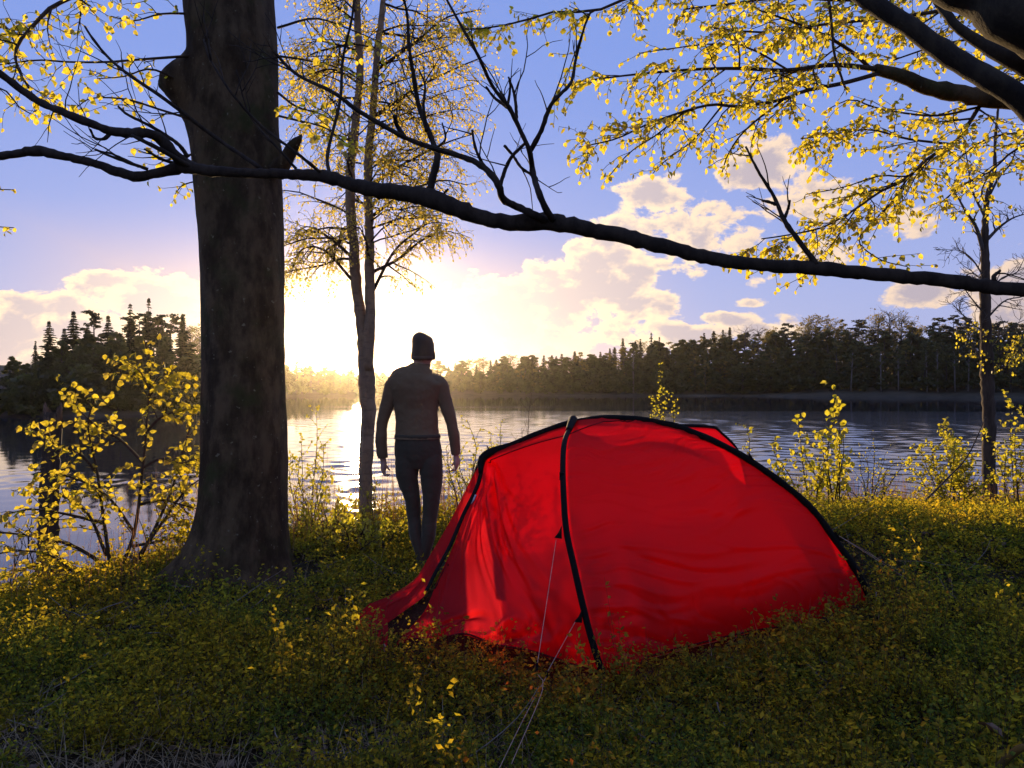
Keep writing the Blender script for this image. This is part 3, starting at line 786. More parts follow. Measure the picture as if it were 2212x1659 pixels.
# --- near tree on the right: only its dark lower limbs reach into the view
oroot = thing('overhanging_tree', 'nearest tree with dark bare limb slanting across the whole view', 'tree', (1.95, 1.95, float(gz(1.95, 1.95))))
oorg = np.array(oroot.location)
mb = MB()
tp = np.array([(1.95, 1.95, oorg[2] - .3), (1.95, 1.95, oorg[2] + .15), (1.92, 1.95, 3.2), (1.90, 1.95, 4.2), (1.88, 1.93, 5.2), (1.9, 1.9, 8.0)]) - oorg
tp = spline(tp, 40); mb.tube(tp, np.interp(np.linspace(0, 1, 40), [0, .06, .2, 1], [.30, .22, .19, .12]), 20)
mb.build('trunk', BARK_LIMB, oroot)
def limb_tube(parent, org, name, pts, m, n, seg=10, rough=.06, seed=1):
    """pts: (px, py, d, r_px)"""
    q = np.array([(*P(a, b, c), px2m(r, c)) for a, b, c, r in pts]); q = spline(q, n)
    g = np.random.RandomState(seed); rad = q[:, 3] * (1 + rough * g.normal(size=n))
    q[:, :3] += g.normal(size=(n, 3)) * (q[:, 3:4] * .06)
    mb = MB(); mb.tube(q[:, :3] - org, np.maximum(rad, .0008), seg)
    return mb.build(name, m, parent)
main = [(2640, 650, 1.97, 22), (2400, 640, 2.02, 20), (2212, 627, 2.08, 18), (2135, 619, 2.12, 17.5), (2050, 607, 2.15, 17), (1950, 597, 2.17, 16.5), (1850, 589, 2.2, 16.5), (1755, 578, 2.22, 17.5), (1650, 573, 2.25, 16), (1540, 558, 2.28, 17),
        (1450, 536, 2.3, 18), (1350, 511, 2.33, 18.5), (1260, 493, 2.35, 19), (1190, 480, 2.37, 22), (1100, 480, 2.4, 20), (1040, 470, 2.42, 19), (985, 450, 2.43, 22), (930, 428, 2.45, 23), (860, 416, 2.47, 20), (780, 405, 2.48, 17.5),
        (700, 381, 2.5, 15), (600, 376, 2.52, 12), (520, 373, 2.53, 12), (440, 367, 2.55, 13), (395, 360, 2.57, 17), (340, 374, 2.58, 11), (285, 380, 2.6, 12.5), (200, 352, 2.62, 10), (130, 336, 2.64, 10.5), (78, 326, 2.66, 13), (40, 331, 2.67, 10), (0, 337, 2.68, 10), (-140, 350, 2.7, 8)]
main = [(a, b, c, r * .88) for a, b, c, r in main]
ml = limb_tube(oroot, oorg, 'limb', main, BARK_LIMB, 230, 16, .05, 2)
LT2 = barkmat('thick_limb_bark', (0.030, 0.024, 0.018), (0.06, 0.048, 0.03), 22.0, .5, None, 14.0, .006)
limb_tube(oroot, oorg, 'limb', [(2700, 620, 1.95, 40), (2450, 420, 1.93, 34), (2212, 222, 1.95, 26), (2100, 150, 2.0, 23), (1990, 78, 2.05, 21), (1860, -12, 2.1, 20), (1700, -120, 2.2, 20), (1500, -260, 2.3, 14)], LT2, 60, 14, .03, 3)
limb_tube(oroot, oorg, 'limb', [(2900, 420, 1.9, 85), (2500, 180, 1.75, 80), (2212, 42, 1.7, 62), (2110, -15, 1.72, 52), (1950, -110, 1.75, 46), (1700, -260, 1.8, 30)], LT2, 50, 16, .03, 4)
limb_tube(oroot, oorg, 'limb', [(2480, 300, 1.9, 30), (2300, 190, 1.85, 22), (2190, 130, 1.85, 20), (2120, 95, 1.88, 14), (2060, 50, 1.9, 10), (2010, -20, 1.95, 8)], LT2, 30, 10, .03, 5)
side = [  # path (px, py), r0, r1, depth
    ([(400, 352), (378, 335), (345, 300), (318, 288), (270, 287), (236, 282), (150, 248), (75, 214), (0, 158), (-70, 105)], 16, 8, 2.57),
    ([(240, 288), (225, 300), (205, 298), (195, 280)], 5, 3, 2.6), ([(407, 340), (383, 310), (333, 277), (277, 248), (255, 230)], 6, 3, 2.56),
    ([(565, 365), (470, 300), (387, 237), (340, 203), (270, 155), (230, 120), (205, 90), (183, 57)], 6, 3, 2.53), ([(700, 378), (640, 330), (560, 268), (500, 200), (455, 130), (440, 85)], 5, 2.5, 2.5),
    ([(320, 366), (240, 338), (206, 322)], 5, 2.5, 2.58), ([(300, 360), (260, 340), (230, 328)], 4, 2, 2.58), ([(392, 358), (345, 342), (312, 322)], 5, 2.5, 2.57), ([(420, 365), (350, 325), (300, 300), (285, 292)], 7, 4, 2.56),
    ([(640, 365), (600, 320), (540, 250), (510, 150)], 4, 2, 2.52),
    ([(1180, 478), (1150, 462), (1115, 445), (1087, 430), (1077, 400), (1047, 363), (1010, 343), (944, 323), (887, 303), (830, 273), (770, 237), (720, 200), (640, 160), (590, 110)], 12, 4, 2.36),
    ([(929, 412), (937, 377), (945, 340), (940, 320), (924, 280), (904, 227), (894, 167), (884, 107), (880, 40), (870, -20)], 11, 3, 2.45), ([(922, 285), (915, 230), (918, 185), (905, 150)], 5, 2, 2.43), ([(940, 322), (962, 300), (955, 265)], 4, 2, 2.43),
    ([(1195, 472), (1184, 460), (1164, 417), (1150, 367), (1144, 327), (1124, 283), (1100, 233), (1064, 187), (1034, 123), (990, 45), (960, -10)], 10, 3, 2.34),
    ([(1145, 327), (1167, 287), (1187, 233), (1207, 207), (1234, 177), (1244, 127), (1262, 60), (1277, 23)], 7, 2.5, 2.33), ([(1080, 402), (1092, 365), (1107, 337), (1134, 310)], 6, 4, 2.36), ([(1090, 315), (1108, 336), (1127, 363), (1150, 378)], 4, 4, 2.35),
    ([(1097, 226), (1102, 190), (1099, 167)], 4, 2, 2.33), ([(1116, 258), (1114, 225), (1108, 193), (1098, 166)], 5, 2.5, 2.33), ([(1096, 232), (1067, 210), (1050, 187)], 5, 3, 2.33),
    ([(1049, 367), (1027, 320), (1020, 280)], 5, 3, 2.37), ([(876, 300), (858, 272), (852, 250)], 7, 5, 2.4), ([(712, 378), (708, 330), (735, 215), (740, 130), (760, 40), (765, -10)], 5, 3, 2.5),
    ([(1762, 572), (1748, 550), (1705, 493), (1688, 463), (1671, 423), (1638, 370), (1611, 317)], 9, 3, 2.21), ([(1676, 441), (1660, 436), (1646, 433)], 5, 3.5, 2.21), ([(1695, 470), (1702, 452), (1706, 433)], 5, 3, 2.21),
    ([(960, 440), (955, 425), (968, 408)], 4, 3, 2.43), ([(2150, 612), (2146, 598), (2160, 585)], 7, 4, 2.12)]
fine = MB(); frg = np.random.RandomState(808)
for q, (pts, r0, r1, d) in enumerate(side):
    n = len(pts); gj = np.random.RandomState(q + 50)
    dd = d + np.cumsum(gj.normal(0, .03, n))
    dd[0] = d
    limb_tube(oroot, oorg, 'branch', [(a, b, dd[i], (r0 + (r1 - r0) * i / (n - 1)) * .82) for i, (a, b) in enumerate(pts)], BARK_LIMB, n * 5, 7, .07, q + 60)
    sp_ = spline(np.array([P(a, b, dd[i]) for i, (a, b) in enumerate(pts)]), 40)
    Lb = np.linalg.norm(np.diff(sp_, axis=0), axis=1).sum()
    for t in range(int(Lb * 9) + 1):
        i0 = frg.randint(8, 39); tg = unit(sp_[i0] - sp_[i0 - 1]); dr = unit(tg * .8 + frg.normal(size=3) * .55 + np.array([0, 0, .25]))
        ln = frg.uniform(.05, .26); tw = wander(frg, sp_[i0], dr, ln, 6, .12, -.03)
        fine.tube(tw - oorg, np.linspace(.0024, .0009, 7), 4)
        if frg.rand() < .6:
            tw2 = wander(frg, tw[3], unit(dr + frg.normal(size=3) * .6), ln * .5, 4, .14, -.03); fine.tube(tw2 - oorg, np.linspace(.0016, .0008, 5), 4)

fine.build('fine_twigs', BARK_LIMB, oroot)['kind'] = 'stuff'
# --- leafy beech further right, trunk outside the view, boughs hanging over the lake
sroot = thing('leafy_beech_tree', 'beech reaching in from the right with yellow spring leaves on hanging boughs', 'tree', (4.15, 4.9, float(gz(4.15, 4.9))))
sorg = np.array(sroot.location)
mb = MB(); tp = spline(np.array([(0, 0, -.3), (0, 0, .2), (.03, 0, 1.2), (-.05, 0, 3.0), (-.1, .1, 6.0), (0, .1, 9.0)]), 40)
mb.tube(tp, np.interp(np.linspace(0, 1, 40), [0, .06, .2, 1], [.34, .25, .21, .10]), 20); mb.build('trunk', BARK_BEECH, sroot)
rng = np.random.RandomState(21); wood = MB(); lv = Leaves(); sw = Shift(wood, sorg)
KW = dict(droop=.05, planar=.6)
LSZ = .037
limb_tube(sroot, sorg, 'limb', [(2560, 300, 4.9, 34), (2380, 240, 4.75, 28), (2212, 218, 4.6, 22), (2090, 206, 4.55, 19), (2000, 186, 4.5, 17), (1950, 165, 4.48, 14), (1890, 150, 4.45, 11)], BARK_BEECH, 40, 10, .04, 9)
def sl_(pts, r0, r1, d0, d1, sub, ln, gen=1, sp=.038, sz=LSZ, **kw):
    k2 = dict(KW); k2.update(kw); limb(rng, sw, lv, pts, r0 * .58, r1 * .8, d0, d1, sub, ln, gen, sp, sz, **k2)
sl_([(1900, 150), (1800, 140), (1700, 152), (1600, 148), (1500, 150), (1380, 160), (1280, 172)], 10, 2, 4.45, 4.2, 14, .40, 2)
sl_([(1880, 148), (1840, 112), (1780, 76), (1720, 50), (1640, 22)], 8, 2, 4.5, 4.3, 10, .42, 2)
sl_([(1900, 158), (1820, 180), (1740, 196), (1690, 215), (1600, 230), (1540, 226), (1480, 240), (1400, 268), (1330, 300), (1250, 318)], 9, 1.6, 4.45, 4.1, 16, .36, 2)
sl_([(1690, 217), (1640, 255), (1600, 292), (1572, 335), (1560, 372)], 5, 1.5, 4.35, 4.2, 9, .30, 1)
sl_([(1480, 240), (1420, 290), (1360, 330), (1312, 385)], 4, 1.2, 4.25, 4.1, 8, .30, 1)
sl_([(1560, 228), (1500, 300), (1440, 345), (1410, 375)], 4, 1.2, 4.25, 4.15, 7, .28, 1)
sl_([(2300, 140), (2150, 195), (2092, 268), (2060, 310), (2000, 345), (1960, 385), (1900, 415), (1850, 450), (1780, 490), (1700, 508), (1645, 516)], 10, 1.6, 4.7, 4.1, 20, .42, 2)
sl_([(1960, 385), (1930, 432), (1890, 475), (1855, 520), (1900, 560), (1960, 576)], 4, 1.2, 4.3, 4.2, 10, .30, 1)
sl_([(2000, 348), (1960, 380), (1900, 380), (1820, 405), (1740, 420)], 4, 1.2, 4.35, 4.2, 9, .30, 1)
sl_([(2060, 312), (1960, 300), (1880, 280), (1800, 290), (1730, 300)], 5, 1.4, 4.5, 4.3, 12, .36, 2)
sl_([(2120, 230), (2020, 250), (1900, 235), (1840, 215), (1790, 235)], 5, 1.4, 4.6, 4.4, 9, .34, 1)
sl_([(1775, -60), (1790, 0), (1797, 60), (1802, 115), (1822, 180), (1828, 195)], 6, 3, 4.0, 4.0, 4, .30, 1)
sl_([(2560, -300), (2200, -260), (1900, -200), (1600, -120), (1420, -30), (1345, 0), (1280, 25), (1200, 25), (1130, 45), (1060, 60), (985, 64)], 16, 1.6, 4.8, 4.3, 16, .36, 2, start=.45)
sl_([(1262, 60), (1240, 120), (1220, 175), (1195, 215)], 2.5, 1, 4.3, 4.3, 7, .26, 1)
sl_([(2560, -60), (2300, -40), (2050, 20), (1900, 40), (1760, 55), (1640, 70), (1540, 60)], 12, 2, 4.8, 4.3, 18, .46, 2, start=.25)
sl_([(2500, -140), (2200, -60), (2000, -30), (1850, 0), (1700, -5), (1560, 10), (1480, 20)], 12, 2, 4.9, 4.5, 18, .44, 2, start=.25)
sl_([(2420, 60), (2250, 60), (2120, 80), (2020, 100), (1930, 130)], 8, 2, 4.8, 4.6, 12, .40, 2)
sl_([(2450, 330), (2300, 300), (2200, 320), (2140, 370), (2080, 400), (2030, 440)], 7, 1.5, 5.0, 4.6, 12, .36, 2)
sl_([(2450, 260), (2330, 260), (2212, 285), (2130, 300), (2050, 360)], 6, 1.5, 5.0, 4.7, 9, .36, 1)
sl_([(1700, 150), (1620, 105), (1540, 95), (1450, 105), (1380, 115)], 4, 1.2, 4.3, 4.3, 9, .34, 1)
sl_([(2140, 370), (2120, 420), (2150, 470)], 3, 1, 4.6, 4.6, 5, .25, 1)
sl_([(1760, 565), (1745, 590), (1700, 615)], 1.6, .8, 4.2, 4.2, 3, .14, 1)
sl_([(1850, 450), (1810, 510), (1775, 560), (1760, 600)], 3, 1, 4.15, 4.2, 6, .22, 1)
wood.build('boughs', BARK_TWIG, sroot)
lv.build(sroot, LEAF_BEECH, 300)
print('overhang leaves', len(lv.p))

# --- twin-stemmed birch at the water's edge, the sun behind it
m, x, o = mat('birch_bark')
p = objcoord(x)
pb = x.vop('MULTIPLY', p, (3.0, 3.0, 11.0))
band = x.smooth(x.noise(pb, 2.6, 5, .65), .52, .66)
rough_ = x.smooth(x.noise(x.vop('MULTIPLY', p, (1, 1, .3)), 7.0, 5, .65), .50, .60)
low_ = x.smooth(x.sep(p)[2], 1.6, .2)
c = x.mix(x.smooth(x.noise(p, 2.0, 4, .6), .35, .7), (0.32, 0.22, 0.125), (0.19, 0.13, 0.075))
c = x.mix(band * .45, c, (0.09, 0.065, 0.045)); c = x.mix(rough_ * (low_ * .6 + .25), c, (0.06, 0.048, 0.04))
principled(x, o, c, .8, band * -1.0 + rough_ * -1.5, .6, .008, .2)
BARK_BIRCH = MATS['birch_bark']
gb = P(788, 1150, 9.4); zb_ = float(gz(gb[0], gb[1]))
croot = thing('birch_tree', 'twin stemmed pale birch by the water with the sun behind it', 'tree', (gb[0], gb[1], zb_))
corg = np.array(croot.location)
def spx(pts, d, k=1.0): return [(a, b, d, r * k) for a, b, r in pts]
limb_tube(croot, corg, 'stem', spx([(790, 1290, 24), (790, 1150, 18), (790, 1000, 17), (795, 900, 18), (792, 820, 20), (786, 730, 17), (776, 660, 13), (768, 600, 13), (765, 540, 12.5), (757, 450, 12), (758, 360, 11), (770, 250, 10), (778, 150, 9), (772, 40, 8), (770, -150, 6), (775, -420, 3)], 9.4, .88), BARK_BIRCH, 120, 14, .03, 31)
limb_tube(croot, corg, 'stem', spx([(794, 800, 12), (797, 730, 14), (800, 660, 12), (798, 600, 12), (798, 520, 11), (795, 420, 10.5), (796, 330, 10), (806, 240, 9), (812, 150, 8), (824, 40, 7), (840, -150, 5), (850, -400, 3)], 9.35, .88), BARK_BIRCH, 90, 14, .03, 32)
rng = np.random.RandomState(33); wood = MB(); lv = Leaves(); bw = Shift(wood, corg)
st1 = spline(np.array([P(765, 560, 9.4), P(757, 450, 9.4), P(770, 250, 9.4), P(772, 40, 9.4), P(770, -150, 9.4), P(775, -420, 9.4)]), 60)
st2 = spline(np.array([P(798, 560, 9.35), P(795, 420, 9.35), P(806, 240, 9.35), P(824, 40, 9.35), P(840, -150, 9.35), P(850, -400, 9.35)]), 60)
for s_, stp in enumerate((st1, st2)):
    for q in range(46):
        f = (q + rng.uniform(0, 1)) / 46; b0 = stp[int(f * 59)]
        a = rng.uniform(0, 6.28)
        if s_ == 0 and rng.rand() < .5: a = rng.uniform(2.2, 4.1)
        if s_ == 1 and rng.rand() < .55: a = rng.uniform(-1.0, 1.0)
        ln = rng.uniform(.8, 1.55) * (1.05 - .45 * f)
        d = np.array([math.cos(a), math.sin(a), rng.uniform(.1, .8)])
        pts = wander(rng, b0, d, ln, 9, .10, .07)
        grow(rng, bw, lv, pts, px2m(3.2, 9.4) * rng.uniform(.6, 1.1), .003, 4, 9, .50, 2, .055, .036, jit=.16, droop=.10, r_min=.0016, subgen_scale=.62, planar=.2, hang=.5)
for b_ in [[(800, 590), (860, 560), (910, 520), (960, 500), (985, 505)], [(800, 640), (850, 545), (900, 500), (940, 470)], [(765, 560), (720, 520), (670, 490), (640, 500)], [(765, 610), (700, 540), (650, 540), (625, 600)], [(800, 470), (870, 420), (950, 390), (1010, 400)], [(800, 400), (880, 350), (960, 310), (1020, 290)], [(810, 250), (900, 190), (980, 150), (1050, 120)], [(815, 150), (900, 90), (960, 40), (1040, 20)]]:
    limb(rng, bw, lv, b_, 4, 1, 9.4, 9.1, 11, .55, 2, .055, .036, jit=.16, droop=.10, planar=.3, r_min=.0016)
wood.build('twigs', BARK_TWIG, croot)
lv.build(croot, LEAF_BIRCH, 0, width=.95)
print('birch leaves', len(lv.p))

# --- slim dark tree on the right bank
gb = P(2137, 1062, 11.0); zb_ = float(gz(gb[0], gb[1]))
rroot = thing('slim_tree', 'slim dark barked tree standing on the right bank above the yellow bush', 'tree', (gb[0], gb[1], zb_)); rorg = np.array(rroot.location)
limb_tube(rroot, rorg, 'trunk', spx([(2139, 1120, 18), (2138, 1060, 15), (2136, 1000, 13.5), (2136, 900, 13), (2133, 820, 13), (2130, 740, 12), (2128, 640, 10), (2128, 560, 8.5), (2128, 490, 7), (2134, 420, 5), (2148, 370, 4), (2150, 300, 3), (2160, 200, 2)], 11.0), BARK_DARK, 90, 12, .06, 41)
rng = np.random.RandomState(43); wood = MB(); lv = Leaves(); bw = Shift(wood, rorg)
for b_, r_, sp in [([(2125, 545), (2108, 490), (2085, 455), (2065, 420), (2040, 395)], 5, .16), ([(2130, 520), (2160, 490), (2190, 470), (2225, 460)], 4.5, 0), ([(2138, 420), (2160, 380), (2185, 350), (2200, 300)], 3, .2), ([(2128, 470), (2100, 410), (2090, 350), (2080, 300)], 3, .2),
                   ([(2126, 600), (2100, 560), (2070, 540), (2040, 545)], 2, 0), ([(2128, 610), (2100, 590), (2080, 600)], 2, 0), ([(2130, 640), (2165, 600), (2195, 590), (2212, 560)], 2.5, 0), ([(2130, 690), (2170, 650), (2212, 640), (2250, 620)], 2.5, 0), ([(2128, 680), (2095, 640), (2075, 610)], 2, 0), ([(2128, 720), (2090, 690), (2060, 660)], 2, 0),
                   ([(2135, 760), (2180, 710), (2215, 690)], 2, 0), ([(2128, 800), (2115, 770), (2100, 740), (2090, 715)], 2.5, .3), ([(2140, 830), (2155, 790), (2165, 750)], 2.5, .25), ([(2150, 800), (2180, 780), (2190, 740)], 1.8, .3)]:
    limb(rng, bw, lv, b_, r_, .7, 11.0, 10.8, 9, .34, 2, sp, .045, jit=.2, droop=-.04, planar=.2, r_min=.003, hang=.1)
wood.build('twigs', BARK_FAR, rroot)
lv.build(rroot, LEAF_BEECH, 0)

# --- broken dead stem on the left
gb = P(107, 1300, 7.0); zb_ = float(gz(gb[0], gb[1]))
sn = thing('dead_stump', 'tall broken dead tree stump behind the leafy sapling on the left', 'stump', (gb[0], gb[1], zb_)); so = np.array(sn.location)
q = spline(np.array([(*(gb * [1, 1, 0] + [0, 0, zb_ - .3]), .12), (*P(103, 1250, 7.0), .092), (*P(106, 1100, 7.0), .086), (*P(110, 980, 7.0), .080), (*P(113, 900, 7.0), .078), (*P(114, 890, 7.0), .075)]), 60)
mb = MB(); g = np.random.RandomState(3); mb.tube(q[:, :3] - so, q[:, 3] * (1 + .05 * g.normal(size=60)), 14, False); mb.build('stem', BARK_DARK, sn)
top = P(114, 893, 7.0)
mb = MB()
for q in range(16):
    a = q / 16 * 6.283; b0 = top + np.array([math.cos(a) * .06, math.sin(a) * .06, -.14]); hgt = .16 + .06 * math.sin(a * 2 + 1) + g.uniform(0, .05)
    mb.tube(np.array([b0, b0 + [0, 0, hgt * .7], b0 + [math.cos(a) * .01, math.sin(a) * .01, hgt]]) - so, [.020, .017, .004], 5)
mb.build('splintered_top', WOOD_DEAD, sn)

# --- leafy sapling in front of it
def sapling(name, label, cat, base, stems, leafm, parts, rng, sz, sp, sub, sublen, gen=1, group=None, woodm=BARK_TWIG, **kw):
    zb = float(gz(base[0], base[1]))
    root = thing(name, label, cat, (base[0], base[1], zb), group); org = np.array(root.location)
    wood = MB(); lv = Leaves(); w_ = Shift(wood, org)
    for pts, r0, r1, d0, d1, *o_ in stems:
        q = PP(pts, d0, d1)
        if o_ and o_[0] == 'root': q = np.vstack([[base[0] + rng.uniform(-.05, .05), base[1] + rng.uniform(-.05, .05), zb - .05], q])
        q = spline(q, max(8, len(q) * 3))
        grow(rng, w_, lv, q, px2m(r0, d0), px2m(r1, d1), 6, sub, sublen, gen, sp, sz, **kw)
    wood.build('stems', woodm, root)
    lv.build(root, leafm, parts)
    return root
rng = np.random.RandomState(77)
D = 6.0
base = P(240, 1290, D)
stems = [([(255, 1240), (290, 1150), (310, 1000), (318, 900), (325, 800), (312, 735)], 4.5, 1.2, D, D, 'root'), ([(240, 1230), (225, 1130), (210, 1020), (190, 920), (205, 860)], 4.5, 1.2, D, D - .2, 'root'), ([(285, 1230), (330, 1150), (370, 1060), (400, 960), (420, 880)], 4.5, 1.2, D, D + .3, 'root'),
         ([(290, 1150), (230, 1070), (150, 1030), (80, 1020)], 4, 1.2, D, D - .3), ([(225, 1130), (140, 1110), (70, 1100), (15, 1110)], 4, 1.2, D, D - .2), ([(240, 1230), (160, 1180), (80, 1160), (0, 1150), (-60, 1150)], 5, 1.2, D, D - .4), ([(250, 1240), (170, 1230), (90, 1220), (20, 1240)], 4, 1.2, D, D - .4), ([(250, 1260), (190, 1270), (120, 1260), (70, 1275)], 4, 1.2, D, D - .3),
         ([(310, 1000), (260, 950), (220, 930), (165, 880), (150, 855)], 3.5, 1, D, D - .2), ([(318, 930), (350, 900), (385, 890), (420, 880)], 3.5, 1, D, D), ([(310, 1010), (350, 990), (390, 1000), (430, 990)], 3.5, 1, D, D + .1), ([(300, 1090), (350, 1080), (390, 1090), (430, 1100)], 4, 1, D, D + .2), ([(285, 1180), (340, 1170), (385, 1160), (420, 1170)], 4, 1, D, D + .2),
         ([(210, 1020), (170, 980), (120, 960), (60, 930)], 3, 1, D, D - .3), ([(280, 1200), (330, 1230), (370, 1240), (400, 1250)], 4, 1, D, D + .1), ([(260, 1250), (300, 1280), (340, 1290)], 4, 1, D, D - .2), ([(320, 860), (345, 830), (365, 815)], 2, .8, D, D), ([(322, 840), (300, 800), (285, 815)], 2, .8, D, D), ([(240, 1270), (180, 1250), (110, 1200), (40, 1190), (-20, 1200)], 4, 1.2, D - .2, D - .6), ([(250, 1280), (180, 1290), (110, 1290), (30, 1300)], 4, 1.2, D - .2, D - .6), ([(270, 1270), (330, 1270), (370, 1280)], 4, 1.2, D - .3, D - .6), ([(230, 1200), (190, 1110), (130, 1070), (60, 1060)], 4, 1.2, D, D - .3), ([(300, 1200), (350, 1130), (400, 1060), (440, 1030)], 4, 1.2, D, D + .3)]
sapling('beech_sapling', 'bushy sapling with round backlit yellow leaves left of the great trunk', 'sapling', base, stems, LEAF_SAPLING, 300, rng,   .055, .042, 13, .36, 1, droop=.02, start=.2, r_min=.0016)

# --- smaller shrubs and saplings along the bank
def shrub(name, label, px, base_py, top_py, d, nst, spread, sz, sp, sub, sublen, leafm=LEAF_SHRUB, parts=0, seed=1, cat='shrub', group=None, gen=1, lean=0.0, bare=False):
    rng = np.random.RandomState(seed)
    b = P(px, base_py, d); zb = float(gz(b[0], b[1]))
    root = thing(name, label, cat, (b[0], b[1], zb), group); org = np.array(root.location)
    wood = MB(); lv = Leaves(); w_ = Shift(wood, org)
    ztop = CAMZ - (top_py - 829.5) / FPX * d
    nst = int(nst * 1.4) + 1; sub = int(sub * 1.35); sp *= .72
    for s_ in range(nst):
        f = (s_ + .5) / nst * 2 - 1
        hgt = (ztop - zb) * (1.0 if s_ == nst // 2 else rng.uniform(.55, .95)) * (1 - .25 * abs(f))
        tip = np.array([b[0] + (f * spread + lean) / FPX * d * rng.uniform(.8, 1.1), b[1] + rng.uniform(-.3, .3), zb + hgt])
        s0 = np.array([b[0] + f * .10, b[1] + rng.uniform(-.08, .08), zb - .04])
        q = spline(np.array([s0, s0 * .6 + tip * .4 + rng.normal(size=3) * .04, s0 * .25 + tip * .75 + rng.normal(size=3) * .04, tip]), 12)
        grow(rng, w_, lv, q, .0075 + .002 * hgt, .0018, 5, sub, sublen, gen, 0 if bare else sp, sz, droop=-.02, start=.25, r_min=.0018, ang=.7, planar=.2, hang=.1)
    wood.build('stems', BARK_TWIG, root)
    lv.build(root, leafm, parts)
    return root
shrub('shrub', 'slender leafy shrub dark against sunlit water right of the great trunk', 668, 1150, 868, 8.2, 5, 60, .040, .055, 9, .30, seed=101)
shrub('shrub', 'low yellow lit shrub at the foot of the great trunk, right side', 690, 1200, 1060, 6.9, 7, 110, .042, .06, 7, .26, seed=102)
shrub('shrub', 'loose leafy shrub growing round the base of the birch', 800, 1180, 1040, 8.3, 7, 120, .038, .06, 7, .26, seed=103)
shrub('shrub', 'small thicket of leafy stems between the walker and the tent', 1010, 1160, 905, 8.0, 6, 60, .032, .065, 8, .26, seed=104)
shrub('shrub', 'bare upright twigs against the water above the tent shoulder', 1150, 1080, 850, 9.0, 6, 100, .025, .1, 8, .34, seed=105, bare=True)
shrub('shrub', 'fine leafy stems rising just left of the tent top', 1075, 1130, 905, 8.6, 5, 50, .028, .07, 8, .25, seed=106)
shrub('sapling', 'young tree with yellow leaf sprays standing behind the tent ridge', 1425, 1080, 775, 9.6, 5, 45, .036, .050, 13, .26, seed=107, cat='sapling', lean=0)
shrub('sapling', 'thin leafy shoots behind the tent just right of its rear peak', 1600, 1120, 905, 8.0, 4, 60, .038, .08, 7, .22, seed=108, cat='sapling')
shrub('sapling', 'tall thin sapling with broad lobed leaf tufts right of the tent', 1805, 1160, 830, 7.4, 3, 24, .072, .10, 8, .20, seed=109, cat='sapling', parts=40)
shrub('sapling', 'leaning leafy stem at the right side of the tent', 1750, 1170, 885, 7.4, 4, 70, .058, .075, 8, .25, seed=110, cat='sapling', parts=60, lean=-20)
shrub('shrub', 'reddish twiggy shrub between the tent and the bright bush', 1880, 1120, 945, 8.6, 6, 90, .024, .12, 8, .26, seed=111)
shrub('bush', 'bright yellow green bush glowing at the foot of the slim tree', 2060, 1090, 912, 9.6, 9, 85, .050, .040, 12, .28, seed=112, cat='bush', parts=100)
shrub('sapling', 'leafy sapling at the right edge behind the slim tree', 2200, 1110, 855, 9.8, 5, 60, .060, .075, 9, .30, seed=113, cat='sapling', parts=40)
shrub('shrub', 'leafless thin twigs left of the dead stump by the water', 40, 1330, 1090, 6.6, 7, 110, .03, .1, 6, .25, seed=114, bare=True)
shrub('shrub', 'low leafy shoots on the bank below the sapling', 120, 1330, 1235, 5.6, 6, 160, .045, .07, 6, .2, seed=115)
shrub('shrub', 'thin yellow leaved shrub beside the walker, left of his legs', 745, 1235, 1120, 6.4, 6, 120, .045, .07, 7, .24, seed=116)
shrub('shrub', 'sparse sprig with golden leaves near the walker legs', 840, 1240, 1130, 6.6, 4, 60, .045, .08, 6, .22, seed=117)
# leaning dead stick right of the tent
mb = MB(); q = spline(np.array([P(1960, 1120, 8.6), P(2040, 1040, 8.7), P(2090, 985, 8.8), P(2130, 900, 8.9)]), 16); q[0][2] -= .08
mb.tube(q, np.linspace(.014, .005, 16), 6); tag(mb.build('dead_stick', BARK_DARK), 'thin dark stick leaning against the slim tree on the right', 'stick')
# fallen log between trunk and walker
mb = MB(); q = spline(np.array([P(640, 1130, 7.6), P(700, 1137, 7.7), P(760, 1140, 7.8), P(800, 1150, 7.9)]), 20)
mb.tube(q, .055 + .006 * np.sin(np.arange(20)), 10); tag(mb.build('fallen_log', BARK_DARK), 'fallen log lying between the great trunk and the birch', 'log')
# ------------------------------------------------------------------ tent
m, x, o = mat('red_nylon')
p = objcoord(x)
fib = x.noise(p, 420.0, 2, .5)
c = x.vscale((0.66, 0.012, 0.020), fib * .22 + .89)
ct = x.vscale((0.95, 0.020, 0.030), fib * .16 + .92)
d_ = x.new('ShaderNodeBsdfDiffuse'); x.put(d_.inputs[0], c)
t_ = x.new('ShaderNodeBsdfTranslucent'); x.put(t_.inputs[0], ct)
g_ = x.new('ShaderNodeBsdfGlossy'); g_.inputs['Roughness'].default_value = .42; g_.inputs[0].default_value = (1, .9, .9, 1)
tr_ = x.new('ShaderNodeBsdfTransparent'); tr_.inputs[0].default_value = (1.0, 0.035, 0.03, 1)
m1 = x.new('ShaderNodeMixShader'); m1.inputs[0].default_value = .68; x.link(d_.outputs[0], m1.inputs[1]); x.link(t_.outputs[0], m1.inputs[2])
m2 = x.new('ShaderNodeMixShader'); m2.inputs[0].default_value = .015; x.link(m1.outputs[0], m2.inputs[1]); x.link(g_.outputs[0], m2.inputs[2])
m3 = x.new('ShaderNodeMixShader'); m3.inputs[0].default_value = .32; x.link(m2.outputs[0], m3.inputs[1]); x.link(tr_.outputs[0], m3.inputs[2])
x.link(m3.outputs[0], o.inputs['Surface'])
NYLON = MATS['red_nylon']
